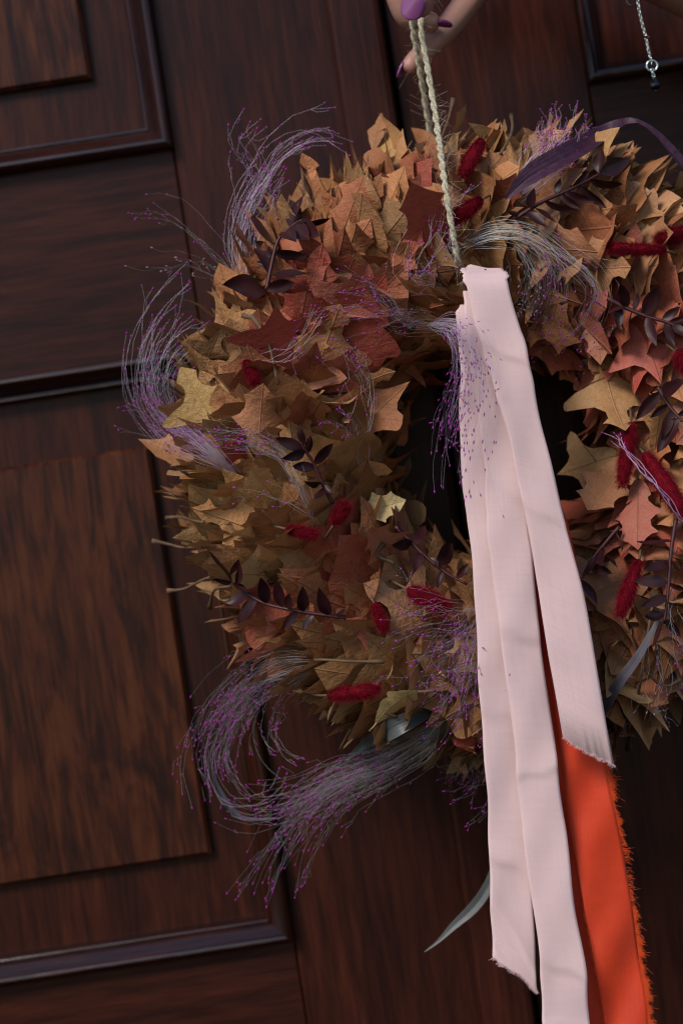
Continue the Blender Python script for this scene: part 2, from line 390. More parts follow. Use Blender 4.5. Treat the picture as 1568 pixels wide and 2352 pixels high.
# ------------------------------------------------------------------ oak leaves
# arcs of the half outline: two control points and the bristle tip that ends each arc (x across, y along)
OUTLINES = [
    [((0.05, 0.01), (0.13, 0.12), (0.17, 0.25)), ((0.06, 0.27), (0.07, 0.37), (0.34, 0.50)), ((0.10, 0.54), (0.07, 0.68), (0.25, 0.80)), ((0.09, 0.80), (0.06, 0.88), (0.0, 1.0))],
    [((0.07, 0.02), (0.18, 0.16), (0.22, 0.33)), ((0.09, 0.37), (0.11, 0.47), (0.37, 0.57)), ((0.30, 0.60), (0.29, 0.65), (0.30, 0.71)), ((0.06, 0.68), (0.05, 0.82), (0.0, 1.0))],
    [((0.06, 0.02), (0.16, 0.16), (0.20, 0.30)), ((0.13, 0.33), (0.14, 0.42), (0.30, 0.52)), ((0.20, 0.55), (0.17, 0.66), (0.24, 0.74)), ((0.14, 0.78), (0.08, 0.86), (0.0, 1.0))],
    [((0.05, 0.01), (0.12, 0.12), (0.14, 0.22)), ((0.04, 0.24), (0.05, 0.36), (0.36, 0.44)), ((0.27, 0.48), (0.28, 0.53), (0.33, 0.60)), ((0.03, 0.60), (0.03, 0.80), (0.13, 0.86)), ((0.07, 0.87), (0.05, 0.92), (0.0, 1.0))],
]
SEG = 4
def half_outline(g, wid, kind):
    arcs = OUTLINES[kind]; a = np.array((0.010, 0.0)); out = []
    deep = g.uniform(1.2, 2.3)
    for i, (c1_, c2_, tip) in enumerate(arcs):
        last = i == len(arcs) - 1
        b_ = np.array(tip) * (wid, 1) + (0 if last else 1) * g.normal(0, .02, 2)
        p1, p2 = np.array(c1_) * (wid, 1), np.array(c2_) * (wid, 1)
        if i: p1[0] *= deep; p2[0] *= deep
        for k in range(SEG):
            t = k / SEG
            out.append((1 - t) ** 3 * a + 3 * t * (1 - t) ** 2 * p1 + 3 * t * t * (1 - t) * p2 + t ** 3 * b_)
        a = b_
    out.append(np.array((0.0, 1.0)))
    out = np.array(out); out[:, 0] = np.maximum(out[:, 0], 0.0)
    return out
FR = (0.0, 0.38, 0.72, 1.0)
def leaf_geo(g, L, wid=1.0, bend=0.0, cup=0.0, crease=0.1, wave=0.02, twist=0.0, petiole=0.25, roll=0.0):
    """local: stalk end at origin, +Y along the midrib, +Z the upper face"""
    V = []; UV = []; F = []; kind = int(g.integers(0, 4))
    for side in (-1, 1):
        o = half_outline(g, wid, kind); n = len(o)
        my = np.maximum.accumulate(np.clip(o[:, 1] - 0.42 * o[:, 0], 0.0, 1.0)); my = my + np.linspace(0, 1e-3, n); my[-1] = 1.0
        base = len(V)
        for i in range(n):
            for f in FR:
                x = o[i, 0] * f; y = my[i] * (1 - f) + o[i, 1] * f
                V.append((side * x, y)); UV.append((0.5 + side * x, y))
        k = len(FR)
        for i in range(n - 1):
            for j in range(k - 1):
                q = (base + i * k + j, base + i * k + j + 1, base + (i + 1) * k + j + 1, base + (i + 1) * k + j)
                F.append(q if side > 0 else q[::-1])
    P = np.array(V); x, y = P[:, 0], P[:, 1]
    ph = g.uniform(0, 6.28, 4)
    z = crease * np.abs(x) + cup * x * x * 2.2
    z = z + wave * np.sin(9 * y + ph[0] + 3 * x) * (0.25 + 2.2 * np.abs(x)) + wave * 0.8 * np.sin(15 * y + ph[1]) * np.abs(x) * 2 * np.sign(x) ** 2
    z = z + wave * 2.0 * np.sin(5 * x + ph[2]) * y * y
    if roll:                                    # leaf rolled into a loose tube about its midrib
        r = 1 / roll; a = x / r; x = r * np.sin(a) - z * np.sin(a); z = z * np.cos(a) + r * (1 - np.cos(a))
    if twist:
        a = twist * y; x, z = x * np.cos(a) - z * np.sin(a), x * np.sin(a) + z * np.cos(a)
    if abs(bend) > 1e-3:                        # bend along the length
        th = bend * y; r = 1 / bend
        ny = np.sin(th) * (r - z); nz = r - (r - z) * np.cos(th)
        y, z = ny, nz
    P3 = np.stack([x, y, z], 1) * L
    # stalk
    if petiole:
        mb = MB(); mb.tube([(0, 0.02 * L, 0.0), (0.004 * L, -petiole * 0.5 * L, -0.004 * L), (0, -petiole * L, 0.0)], [0.0007, 0.0006, 0.0009], 3)
        n0 = len(P3); P3 = np.vstack([P3, np.concatenate(mb.v)]); F += [tuple(i + n0 for i in f) for f in mb.f]
        UV += [(0.5, 0.0)] * mb.n
    return P3, F, UV
def leaf_mesh(name, P3, F, UV, mat):
    me = bpy.data.meshes.new(name); me.from_pydata(P3.tolist(), [], F)
    me.polygons.foreach_set('use_smooth', [True] * len(me.polygons))
    uvl = me.uv_layers.new(name='UVMap'); li = np.zeros(len(me.loops), int); me.loops.foreach_get('vertex_index', li)
    uvl.data.foreach_set('uv', np.array(UV)[li].ravel()); me.materials.append(mat)
    return me

TAN = (0.465, 0.245, 0.112); OLIVE = (0.370, 0.200, 0.088); BROWN = (0.335, 0.145, 0.062); GOLD = (0.510, 0.290, 0.125)
RUST = (0.30, 0.105, 0.048); PEACH = (0.42, 0.215, 0.115); RED = (0.31, 0.060, 0.040); PINKY = (0.40, 0.150, 0.105); PALE = (0.55, 0.40, 0.21)
BLUSH_SPOTS = [(760, 700, 150, .95), (700, 640, 100, .8), (1480, 880, 160, .8), (640, 790, 70, .8), (980, 470, 70, .7), (1440, 790, 150, .95), (780, 1290, 120, .7), (1450, 1210, 130, .85), (720, 590, 80, .5),
               (640, 1420, 110, .5), (860, 640, 90, .4), (900, 1420, 90, .5), (1320, 480, 80, .25), (1450, 1500, 120, .3)]
def project(p):
    d = p - CAM; s = SENS / LENS * d[1] / UH
    return 784 + d.dot(RX) / s, 1176 - d.dot(UX) / s

WR = thing('leaf_wreath', 'round wreath of tan and red dried oak leaves held before the dark door', 'wreath', Vector(WC.tolist()) - Vector((0, 0, RR + TT)))
m = MB()                                               # the straw ring that carries the leaves
for i in range(72):
    pass
ph = np.linspace(0, 2 * math.pi, 73)
for k in range(3):
    m.tube(np.stack([WC[0] + (RR + .010 * math.cos(k * 2.1)) * np.cos(ph), WC[1] + .010 * math.sin(k * 2.1) + .002 * np.sin(9 * ph), WC[2] + (RR + .010 * math.cos(k * 2.1)) * np.sin(ph)], 1), 0.022, 10, False)
m.build('straw_ring', CORE, WR)

cands = []
NPH, NPS = 108, 25                                       # tiles along the ring and around the tube
for i in range(NPH):
  for jj in range(NPS):
    psi = R_(-50 + 280 * (jj + .5 * (i % 2) + RNG.uniform(-.32, .32)) / NPS)
    if RNG.uniform() > (RR + TT * math.cos(psi)) / (RR + TT) * 1.12: continue
    phi = 2 * math.pi * (i + RNG.uniform(-.45, .45)) / NPH
    er = np.array([math.cos(phi), 0, math.sin(phi)]); t = np.array([math.sin(phi), 0, -math.cos(phi)])
    nrm = math.cos(psi) * er + math.sin(psi) * np.array([0, -1.0, 0])
    L = RNG.uniform(0.051, 0.074)
    reach = TT + RNG.normal(-0.001, .0026) - .005 * max(0, math.cos(psi)) ** 2 + .005 * max(0, -math.cos(psi)) ** 2
    al = min(R_(np.clip(RNG.normal(35, 6), 22, 52)), math.asin(min((reach - .006) / (L * .88), .95)))
    d = math.cos(al) * t + math.sin(al) * nrm
    side = np.cross(t, nrm); d = unit(d + side * RNG.normal(0, .09))
    nn = unit(math.cos(al) * nrm - math.sin(al) * t + side * RNG.normal(0, .09)); nn = unit(nn - d * nn.dot(d))
    rho = max(reach - L * math.sin(al) * 0.92, 0.004)
    p = WC + RR * er + rho * nrm - d * 0.10 * L
    cands.append(dict(p=p, d=d, n=nn, L=L, psi=psi, phi=phi))
# rank by how much of each the camera can see
for c in cands:
    mid = c['p'] + c['d'] * c['L'] * 0.7; u, v = project(mid); c['uv'] = (u, v)
    inside = (-60 < u < 1640) and (-60 < v < 2420)
    c['score'] = math.sin(c['psi']) + (0 if inside else -5) + 0.25 * math.cos(c['psi'])
cands.sort(key=lambda c: -c['score'])
def pick_col(u, v):
    r = RNG.uniform(); bl = 0.0
    for (a, b_, rad, amt) in BLUSH_SPOTS:
        bl = max(bl, amt * math.exp(-((u - a) ** 2 + (v - b_) ** 2) / (2 * rad * rad * .5)))
    bl *= RNG.uniform(0.45, 1.35)
    if bl > 0.35: base = (RUST, PINKY, PEACH, TAN)[int(RNG.integers(0, 4))]
    elif u > 1250: base = (TAN, PEACH, GOLD, TAN, BROWN)[int(RNG.integers(0, 5))]
    else: base = (TAN, OLIVE, GOLD, BROWN, TAN, OLIVE)[int(RNG.integers(0, 6))]
    k = RNG.uniform(0.74, 1.22); h_ = RNG.normal(0, .07)
    return tuple(min(1, x * k * m_) for x, m_ in zip(base, (1 + h_ * .4, 1 - h_ * .6, 1 - h_))), min(bl + (0.15 if r > .8 else 0.0), 1.0)
def frame(d, n):
    x = np.cross(d, n); return Matrix(((x[0], d[0], n[0], 0), (x[1], d[1], n[1], 0), (x[2], d[2], n[2], 0), (0, 0, 0, 1)))
def put_leaf(p, d, n, geo, col, blush, label=None):
    d = unit(d); n = unit(n - d * np.dot(n, d))
    o = bpy.data.objects.new('leaf', leaf_mesh('leaf', *geo, LEAF)); COL.objects.link(o)
    adopt(o, WR); o.matrix_basis = Matrix.Translation(Vector(p.tolist())) @ frame(d, n)
    o.color = (*col, blush)
    if label: o['label'] = label
    return o

# hero leaves read off the photograph: stalk end, tip, width, roll, colour, blush, lift
HERO = [
    ((636, 850), (624, 688), 0.9, 0, (0.42, 0.085, 0.065), .6, .026), ((768, 735), (842, 606), 1.0, 0, (0.45, 0.15, 0.10), .5, .022), ((700, 770), (716, 668), .9, 0, RUST, .8, .006),
    ((776, 560), (832, 412), .95, 0, (0.42, 0.17, 0.075), .12, .024), ((1018, 575), (934, 394), .85, 2.6, (0.40, 0.085, 0.060), .45, .045), ((716, 650), (752, 520), .9, 0, RUST, .5, .010),
    ((900, 640), (960, 520), .7, 1.2, RUST, .6, .010), ((1215, 575), (1380, 566), 1.0, 0, PEACH, .12, .012), ((1362, 575), (1446, 452), .9, 0, BROWN, .1, .012),
    ((1320, 622), (1474, 600), 1.05, 0, TAN, .05, .010), ((498, 985), (430, 848), 1.1, 0, GOLD, 0, .012), ((594, 1015), (604, 886), 1.15, 0, TAN, .1, .014),
    ((530, 1095), (352, 1050), .68, 1.0, OLIVE, .08, .008), ((630, 1236), (452, 1166), .95, 0, GOLD, .05, .012), ((560, 1335), (444, 1250), .9, 0, TAN, .1, .010),
    ((850, 1365), (762, 1232), 1.1, 0, RUST, .55, .010), ((910, 1280), (816, 1180), 1.1, 0.9, PEACH, .3, .012), ((832, 1178), (926, 1150), 1.0, 1.0, PALE, 0, .016),
    ((880, 1640), (950, 1552), .6, 0, PALE, 0, .012), ((1386, 850), (1422, 1020), 1.1, 0, TAN, .06, .014), ((1462, 720), (1508, 862), 1.15, 0, PINKY, .6, .012),
    ((1370, 720), (1380, 830), .9, 0, PEACH, .35, .008), ((1464, 1130), (1464, 1254), 1.1, 0, PINKY, .55, .010), ((1398, 1050), (1280, 1086), 1.0, 0, TAN, 0, .008),
    ((1420, 1080), (1345, 1215), .9, 0, TAN, .15, .010), ((1096, 600), (1022, 480), .8, .8, BROWN, .1, .004), ((690, 1010), (660, 870), .8, .7, RUST, .3, .008),
    ((780, 900), (900, 850), .9, 0, TAN, .12, .008), ((800, 1010), (930, 880), .8, .7, BROWN, .2, .010), ((700, 1420), (560, 1360), 1.0, 0, RUST, .8, .004),
    ((1000, 1440), (856, 1345), 1.0, 0, PEACH, .15, .010), ((950, 1560), (820, 1455), .95, 0, OLIVE, .05, .008), ((470, 845), (505, 735), .8, 0, OLIVE, 0, .006),
    ((1080, 1720), (1046, 1690), 1.2, 0, RED, 1.0, .006), ((580, 1040), (500, 1020), 1.1, 0, RED, .9, .002), ((860, 330), (872, 262), .8, 0, BROWN, 0, .0),
    ((900, 400), (880, 290), .6, 1.6, GOLD, 0, .004), ((1080, 440), (1160, 350), .9, 0, PEACH, .1, .006),
    ((1120, 520), (1200, 395), .8, .8, RUST, .2, .010), ((1505, 1010), (1520, 880), .8, 0, TAN, .1, .006), ((1500, 640), (1580, 560), 1.0, 0, PEACH, .15, .008),
]
nh = 0
for (a, b_, wid, roll, col, blush, lift) in HERO:
    a = (b_[0] + (a[0] - b_[0]) * 1.25, b_[1] + (a[1] - b_[1]) * 1.25)
    pb = surf(*b_, lift * .6 + .002); pl = math.hypot(a[0] - b_[0], a[1] - b_[1]) * upx(-.13)
    pa = at(*a, min(surf(*a, -.020)[1], pb[1] + .55 * pl))
    L = np.linalg.norm(pb - pa) * 1.05; d = unit(pb - pa)
    view = unit(CAM - (pa + pb) / 2); n = unit(view + np.cross(d, view) * RNG.normal(0, .35) - 0.35 * d)
    g = np.random.default_rng(100 + nh)
    geo = leaf_geo(g, L, wid * g.uniform(.80, .98), bend=g.uniform(-.2, .7), cup=0, crease=g.uniform(-.1, .3), wave=g.uniform(.015, .04), twist=g.normal(0, .35), petiole=.15, roll=roll or g.uniform(-2.4, -.3))
    put_leaf(pa, d, n, geo, tuple(x * RNG.uniform(.92, 1.1) for x in col), blush); nh += 1
NIND = 298 - nh
massV, massF, massUV, massC = [], [], [], []; nv = 0
for i, c in enumerate(cands):
    g = np.random.default_rng(1000 + i)
    rl = float(np.clip(g.normal(-1.2, 1.5), -3.6, 2.6))
    geo = leaf_geo(g, c['L'], g.uniform(.86, 1.12), bend=float(np.clip(g.normal(.10, .42), -.8, 1.1)), crease=g.normal(.0, .14), wave=g.uniform(.014, .040), twist=g.normal(0, .12), petiole=.08, roll=rl if abs(rl) > .1 else .1)
    col, bl = pick_col(*c['uv'])
    if i < NIND: put_leaf(c['p'], c['d'], c['n'], geo, col, bl)
    else:
        P3, F, UV = geo; M = np.array(frame(c['d'], c['n']))[:3, :3]
        massV.append(P3 @ M.T + c['p']); massF += [tuple(k + nv for k in f) for f in F]; massUV += UV; massC += [(*col, bl)] * len(P3); nv += len(P3)
me = leaf_mesh('leaf_mass', np.concatenate(massV), massF, massUV, LEAF_A)
ca = me.color_attributes.new('tint', 'FLOAT_COLOR', 'POINT'); ca.data.foreach_set('color', np.array(massC).ravel())
o = bpy.data.objects.new('leaf_mass', me); COL.objects.link(o); adopt(o, WR); tag(o, kind='stuff')

# leaf stalks that stick out of the ring
STALKS = [[(470, 1195), (420, 1192), (384, 1190)], [(470, 1262), (400, 1250), (348, 1244)], [(480, 1330), (420, 1350), (384, 1356)], [(530, 1345), (490, 1360), (484, 1392)],
          [(640, 500), (620, 455), (600, 436)], [(715, 480), (700, 430), (695, 384)], [(1150, 350), (1172, 310), (1175, 262)], [(1010, 330), (1030, 270), (1040, 228)],
          [(880, 1600), (950, 1590), (1000, 1580)], [(720, 1520), (820, 1515), (880, 1520)], [(770, 1610), (760, 1640), (752, 1665)], [(870, 1625), (910, 1645), (880, 1656)],
          [(1500, 1380), (1470, 1560), (1440, 1720)], [(1480, 1540), (1530, 1575), (1560, 1565)], [(640, 880), (610, 780), (580, 722)], [(600, 800), (590, 740), (560, 720)],
          [(905, 1300), (868, 1270), (880, 1250)], [(1320, 400), (1390, 330), (1420, 300)]]
for pts in STALKS:
    q = np.array([surf(u, v, .006) for u, v in pts]); s = spline(q, 9); m = MB()
    s = s + np.sin(np.linspace(0, 5, 9) + s[0, 0] * 900)[:, None] * np.array([.0006, .0004, .0009]); rr = np.full(9, .0008); rr[-1] = .0016; rr[-2] = .0011
    m.tube(s, rr, 6); m.build('leaf_stalk', STEM, WR)

# ------------------------------------------------------------------ burgundy sprigs
def crop(ox, oy, k): return lambda pts: [(ox + x * k, oy + y * k) for x, y in pts]
c1, c2, c3, c5 = crop(746.4, 0, .524), crop(229.7, 229.7, .5127), crop(287, 803.8, .5127), crop(976, 574.2, .4639)
SPRIGS = [
    (c2, [(745, 850), (790, 650), (830, 590), (880, 550), (905, 538)], [((790, 640), (685, 512)), ((862, 555), (845, 445)), ((872, 553), (915, 422)), ((890, 547), (1028, 530)), ((895, 545), (982, 612)),
        ((870, 565), (938, 632)), ((835, 600), (880, 640)), ((785, 700), (695, 635)), ((795, 680), (928, 702)), ((760, 780), (690, 665)), ((760, 775), (938, 776)), ((750, 850), (872, 820)), ((700, 885), (548, 828)), ((770, 745), (700, 725))]),
    (c1, [(830, 960), (940, 890), (1050, 840), (1150, 790), (1200, 762)], [((1195, 765), (1212, 655)), ((1205, 775), (1332, 698)), ((1165, 795), (1302, 806)), ((1150, 800), (1140, 698)), ((1090, 830), (1155, 750)), ((1120, 840), (1232, 912)),
        ((1060, 865), (1182, 884)), ((1040, 860), (1120, 915)), ((970, 900), (1102, 926)), ((890, 915), (918, 822)), ((930, 920), (1012, 975)), ((870, 950), (800, 928)), ((900, 960), (972, 1000)), ((1010, 870), (1030, 780))]),
    (c5, [(900, 240), (1000, 290), (1100, 330), (1200, 360), (1285, 400)], [((1000, 290), (965, 165)), ((1040, 300), (1052, 208)), ((1080, 310), (1162, 176)), ((1090, 330), (1142, 475)), ((1000, 300), (905, 312)), ((940, 280), (955, 405)),
        ((1160, 350), (1262, 280)), ((1200, 365), (1290, 335)), ((1190, 360), (1232, 482)), ((1220, 370), (1300, 430))]),
    (c5, [(1150, 680), (1220, 790), (1300, 870)], [((1150, 700), (1040, 842)), ((1200, 760), (1108, 832)), ((1210, 790), (1168, 945)), ((1240, 850), (1148, 1004)), ((1180, 710), (1290, 650)), ((1250, 820), (1320, 780))]),
    (c5, [(1240, 1330), (1215, 1500), (1200, 1700), (1180, 1850)], [((1210, 1440), (1046, 1445)), ((1225, 1400), (1290, 1340)), ((1215, 1560), (1078, 1582)), ((1220, 1520), (1260, 1585)), ((1205, 1640), (1028, 1638)), ((1215, 1640), (1300, 1685)),
        ((1200, 1710), (1066, 1768)), ((1200, 1740), (1295, 1765)), ((1190, 1800), (1085, 1812)), ((1185, 1830), (1128, 1965)), ((1195, 1820), (1264, 1915))]),
    (c5, [(960, 1370), (900, 1440), (820, 1540), (770, 1640)], [((850, 1440), (872, 1565)), ((870, 1490), (948, 1572)), ((780, 1570), (926, 1602)), ((930, 1380), (972, 1495)), ((780, 1640), (852, 1758)), ((840, 1500), (800, 1600))]),
    (c3, [(930, 690), (880, 590), (840, 500), (800, 440), (792, 410)], [((805, 430), (785, 330)), ((800, 440), (672, 392)), ((810, 450), (698, 486)), ((815, 460), (832, 382)), ((845, 520), (932, 418)), ((840, 530), (748, 520)), ((870, 560), (895, 490)),
        ((880, 590), (798, 585)), ((890, 620), (850, 665)), ((890, 600), (935, 650))]),
    (c3, [(990, 1200), (850, 1182), (750, 1165), (640, 1140), (560, 1100), (480, 1035)], [((470, 1005), (378, 905)), ((490, 1045), (382, 1028)), ((480, 1040), (560, 1090)), ((515, 1040), (512, 936)), ((560, 1110), (448, 1132)), ((590, 1140), (508, 1225)),
        ((640, 1130), (608, 1018)), ((700, 1150), (678, 1025)), ((790, 1165), (796, 1056)), ((910, 1180), (868, 1060)), ((760, 1185), (700, 1252)), ((840, 1190), (795, 1255)), ((940, 1195), (990, 1150)), ((720, 1160), (740, 1090))]),
    (c3, [(1210, 790), (1280, 860), (1350, 930), (1440, 1000), (1530, 1050)], [((1290, 870), (1192, 872)), ((1300, 880), (1342, 786)), ((1330, 910), (1298, 995)), ((1400, 960), (1462, 866)), ((1420, 990), (1398, 1068)), ((1480, 1020), (1542, 955)), ((1350, 920), (1402, 975)), ((1250, 830), (1215, 760))]),
]
def small_leaf(a, b_, wid, n, g):
    """pointed elliptical leaf from a to b_"""
    d = b_ - a; L = np.linalg.norm(d); d = d / L; n = unit(n - d * n.dot(d)); s = np.cross(d, n)
    V = []; F = []; K = 9; bend = g.normal(0, .25); cup = g.uniform(.15, .5)
    for i in range(K):
        t = i / (K - 1); w_ = wid * L * (math.sin(math.pi * t ** 0.9) ** 0.85) * 0.5 * (1 - .18 * t) + 1e-5
        for j in (-1, -.5, 0, .5, 1):
            V.append(a + d * L * t + s * w_ * j + n * (bend * L * t * (t - 1) + cup * w_ * abs(j) + .02 * L * math.sin(7 * t + j)))
    for i in range(K - 1):
        for j in range(4): F.append((i * 5 + j, i * 5 + j + 1, (i + 1) * 5 + j + 1, (i + 1) * 5 + j))
    m = MB(); m.add(V, F); return m
for si, (cr, stem, lv) in enumerate(SPRIGS):
    g = np.random.default_rng(50 + si)
    S = cr(stem); q = np.array([surf(u, v, .010 + .006 * i / len(S)) for i, (u, v) in enumerate(S)])
    sp = spline(q, 24); m = MB(); m.tube(sp, np.linspace(.0012, .0007, 24), 6)
    so = m.build('sprig', SPRIG_STEM, WR); so['label'] = 'dark burgundy leafy sprig tucked among the tan leaves'
    for (a, b_) in lv:
        (ua, va), (ub, vb) = cr([a, b_])
        pa = surf(ua, va, .012); pa = sp[np.argmin(np.linalg.norm(sp - pa, axis=1))]
        pb = surf(ub, vb, .012 + g.uniform(0, .012))
        n = unit(CAM - pa) + g.normal(0, .55, 3)
        lo = small_leaf(pa, pb, g.uniform(.34, .46), n, g).build('leaf', SPRIG, so)

# ------------------------------------------------------------------ crimson bunny tails
TAILS = [((562, 826), (588, 880), 36, .006), ((764, 1208), (794, 1158), 42, .012), ((654, 1214), (725, 1229), 38, .016), ((750, 1598), (868, 1583), 46, .012), ((933, 1352), (1030, 1398), 60, .010),
         ((858, 1384), (884, 1448), 36, .006), ((1108, 320), (1060, 404), 46, .010), ((1108, 456), (1042, 503), 50, .012), ((1530, 576), (1396, 570), 42, .014), ((1590, 528), (1506, 552), 46, .008),
         ((1449, 968), (1428, 1117), 50, .012), ((1477, 1038), (1568, 1180), 58, .010), ((1468, 1284), (1422, 1414), 48, .012), ((1550, 806), (1590, 850), 56, .012)]
for ti, (a, b_, wd, lift) in enumerate(TAILS):
    g = np.random.default_rng(300 + ti)
    pa, pb = surf(*a, lift), surf(*b_, lift); L = np.linalg.norm(pb - pa); d = (pb - pa) / L; r = wd * upx(-.15) * 0.57
    n = unit(np.cross(d, [0.1, 1, .2])); s = np.cross(d, n)
    m = MB(); K = 12; tp = g.uniform(.1, .5); prof = np.array([(i / (K - 1), math.sqrt(max(1 - abs(2 * (i / (K - 1)) - 1) ** 2.3, 0)) * (1 - tp * (1 - i / (K - 1)))) for i in range(K)])
    m.tube(np.array([pa + d * L * t for t, _ in prof]), np.maximum(prof[:, 1] * r * .62, 1e-5), 10)
    H = 3600
    for k in range(H):
        t = g.uniform(0.0, 1.0); a2 = g.uniform(0, 6.283); rad = math.sqrt(max(1 - abs(2 * t - 1) ** 2.3, 0)) * (1 - tp * (1 - t)) * r
        o_ = n * math.cos(a2) + s * math.sin(a2)
        root = pa + d * L * t + o_ * rad * .58
        hd = unit(o_ * g.uniform(.5, 1.0) + d * (0.9 + .6 * (t - .3)) * g.uniform(.4, 1.2) + g.normal(0, .22, 3))
        hl = r * g.uniform(.25, .85); e = np.cross(hd, g.normal(0, 1, 3)); e = unit(e) * .00007
        tip = root + hd * hl
        m.add([root - e, root + e, tip], [(0, 1, 2)])
    to = m.build('bunny_tail', CRIMSON, WR); to['label'] = 'fluffy crimson bunny tail head'
    m = MB(); m.tube(spline(np.array([pa + d * L * .05, pa - d * .006 + np.array([0, .008, 0]), pa - d * .012 + np.array([0, .025, 0])]), 6), .0007, 5); m.build('stem', STEM, to)

# ------------------------------------------------------------------ feathery grass plumes
def seed_at(mb, p, d, L, r):
    d = unit(d); a = unit(np.cross(d, [.3, .8, .5])); b_ = np.cross(d, a); q = p + d * L * .45
    mb.add([p, q + a * r, q + b_ * r, q - a * r, q - b_ * r, p + d * L], [(0, 2, 1), (0, 3, 2), (0, 4, 3), (0, 1, 4), (5, 1, 2), (5, 2, 3), (5, 3, 4), (5, 4, 1)])
def plume(guide, ns, s0, s1, mats, seedfrom=.4, twigs=5, seed=0, rad=.000075, lift=.012, tmin=.75, curl=0.0, flat=.5, y=None):
    """guide: photograph points from the tied end to the tip; s0 and s1 the spread in units at each end"""
    g = np.random.default_rng(700 + seed)
    q = np.array([(at(*p) if len(p) > 2 and p[2] < -.05 else surf(p[0], p[1], p[2] if len(p) > 2 else lift)) for p in guide])
    q[0, 1] += .016; n = 30; G = spline(q, n); k = upx(-.12)
    T = np.gradient(G, axis=0); T /= np.linalg.norm(T, axis=1)[:, None]
    view = np.array([0, -1.0, 0]); A = np.cross(T, view); A /= np.linalg.norm(A, axis=1)[:, None] + 1e-9; B = np.cross(A, T)
    st, sd_ = MB(), MB(); tt = np.linspace(0, 1, n)
    s0 = s0 * 1.25; s1 = s1 * 1.1
    for i in range(int(ns * .62)):
        oa, ob = g.normal(0, .5), g.normal(0, .5) * flat; dr = g.normal(0, .6)
        t1 = g.uniform(tmin, 1.0); t0 = g.uniform(0, .12) if g.uniform() < .8 else g.uniform(0, .5)
        ts = np.linspace(t0, t1, 18)
        gi = np.stack([np.interp(ts, tt, G[:, j]) for j in range(3)], 1); Ai = np.stack([np.interp(ts, tt, A[:, j]) for j in range(3)], 1); Bi = np.stack([np.interp(ts, tt, B[:, j]) for j in range(3)], 1)
        sp = (s0 + (s1 - s0) * ts ** 1.2) * k * np.clip(.25 + ts * 5, 0, 1)
        ph = g.uniform(0, 6.28, 2); wv = k * (2.6 * np.sin(11 * ts + ph[0]) + 1.6 * np.sin(27 * ts + ph[1]) + g.normal(0, 15) * np.sin(3.5 * ts + ph[1]) * ts)
        P = gi + Ai * (sp * (oa + dr * ts * ts * .9) + wv)[:, None] + Bi * (sp * ob + wv * .4)[:, None]
        P = P + g.normal(0, 1, (1, 3)) * .0028 * (ts ** 2)[:, None] + np.cumsum(g.normal(0, .00042, (18, 3)), 0) * np.clip(ts * 2, 0, 1)[:, None]
        st.tube(P, np.linspace(rad, rad * .6, 18), 3, False)
        seed_at(sd_, P[-1], P[-1] - P[-2], g.uniform(.0020, .0030), g.uniform(.00034, .00048))
        for _ in range(int(g.integers(max(twigs - 3, 1), twigs + 1))):
            w_ = int(g.uniform(seedfrom, 1) * 17)
            if w_ >= 17: continue
            d = unit(P[min(w_ + 1, 17)] - P[w_]); dv = unit(d * 1.0 + g.normal(0, .55, 3))
            l = g.uniform(5, 46) ** 1.0 * k; mid = P[w_] + dv * l * .5 + g.normal(0, .0008, 3); e = P[w_] + unit(dv + d * .5) * l
            st.tube([P[w_], mid, e], rad * .62, 3, False)
            seed_at(sd_, e, e - mid, g.uniform(.0018, .0028), g.uniform(.00030, .00045))
    po = st.build('grass_plume', mats[0], WR, False); po['label'] = 'feathery dried grass plume with tiny magenta seeds'; tag(po, kind='stuff')
    so = sd_.build('seeds', mats[1], po); tag(so, kind='stuff')
    return po
V_ = (STRAND, SEED); G_ = (STRAND_G, SEED); P_ = (STRAND_P, SEED)
plume([(560, 650), (535, 560), (552, 470), (600, 395), (632, 345), (690, 305), (745, 300), (800, 335)], 24, 28, 44, P_, .35, 6, 1)
plume([(560, 660), (545, 570), (560, 480), (590, 410), (570, 370), (540, 330), (560, 280), (596, 250)], 12, 18, 26, P_, .4, 5, 2)
plume([(550, 650), (560, 560), (590, 480), (620, 420), (640, 380)], 26, 28, 52, P_, .4, 6, 31, tmin=.6)
plume([(545, 660), (520, 610), (455, 545), (400, 500), (340, 475), (262, 490)], 9, 8, 22, G_, .4, 5, 3, tmin=.6)
plume([(545, 650), (500, 622), (440, 592), (380, 586), (320, 582)], 7, 8, 20, (STRAND_G, SEED_G), .3, 5, 4, tmin=.55)
plume([(548, 1095), (470, 1030), (390, 975), (345, 890), (360, 800), (410, 730), (470, 690)], 90, 16, 66, P_, .3, 6, 5, tmin=.5)
plume([(548, 1095), (470, 1030), (392, 960), (350, 860), (345, 760), (360, 690), (352, 632)], 16, 10, 40, P_, .45, 5, 6, tmin=.7)
plume([(500, 1050), (420, 1000), (350, 960), (290, 935), (228, 955)], 12, 14, 28, P_, .4, 5, 7, tmin=.55)
plume([(722, 1205), (690, 1110), (650, 1040), (580, 1008), (500, 1000), (430, 1025)], 26, 8, 30, V_, .3, 6, 8, tmin=.6)
plume([(735, 1215), (700, 1180), (620, 1140), (540, 1130), (525, 1160)], 8, 6, 30, V_, .5, 4, 9, tmin=.6)
plume([(1050, 748), (935, 745), (860, 690), (760, 668), (660, 680)], 24, 12, 46, V_, .45, 5, 10, tmin=.55)
plume([(1060, 745), (950, 720), (830, 740), (740, 765), (690, 780)], 16, 12, 60, V_, .45, 5, 11, tmin=.55)
plume([(840, 1090), (845, 960), (830, 870), (780, 790), (720, 730)], 14, 12, 46, V_, .4, 5, 12, tmin=.5)
plume([(830, 1075), (815, 985), (775, 950), (720, 940)], 12, 14, 40, V_, .35, 5, 13, tmin=.6)
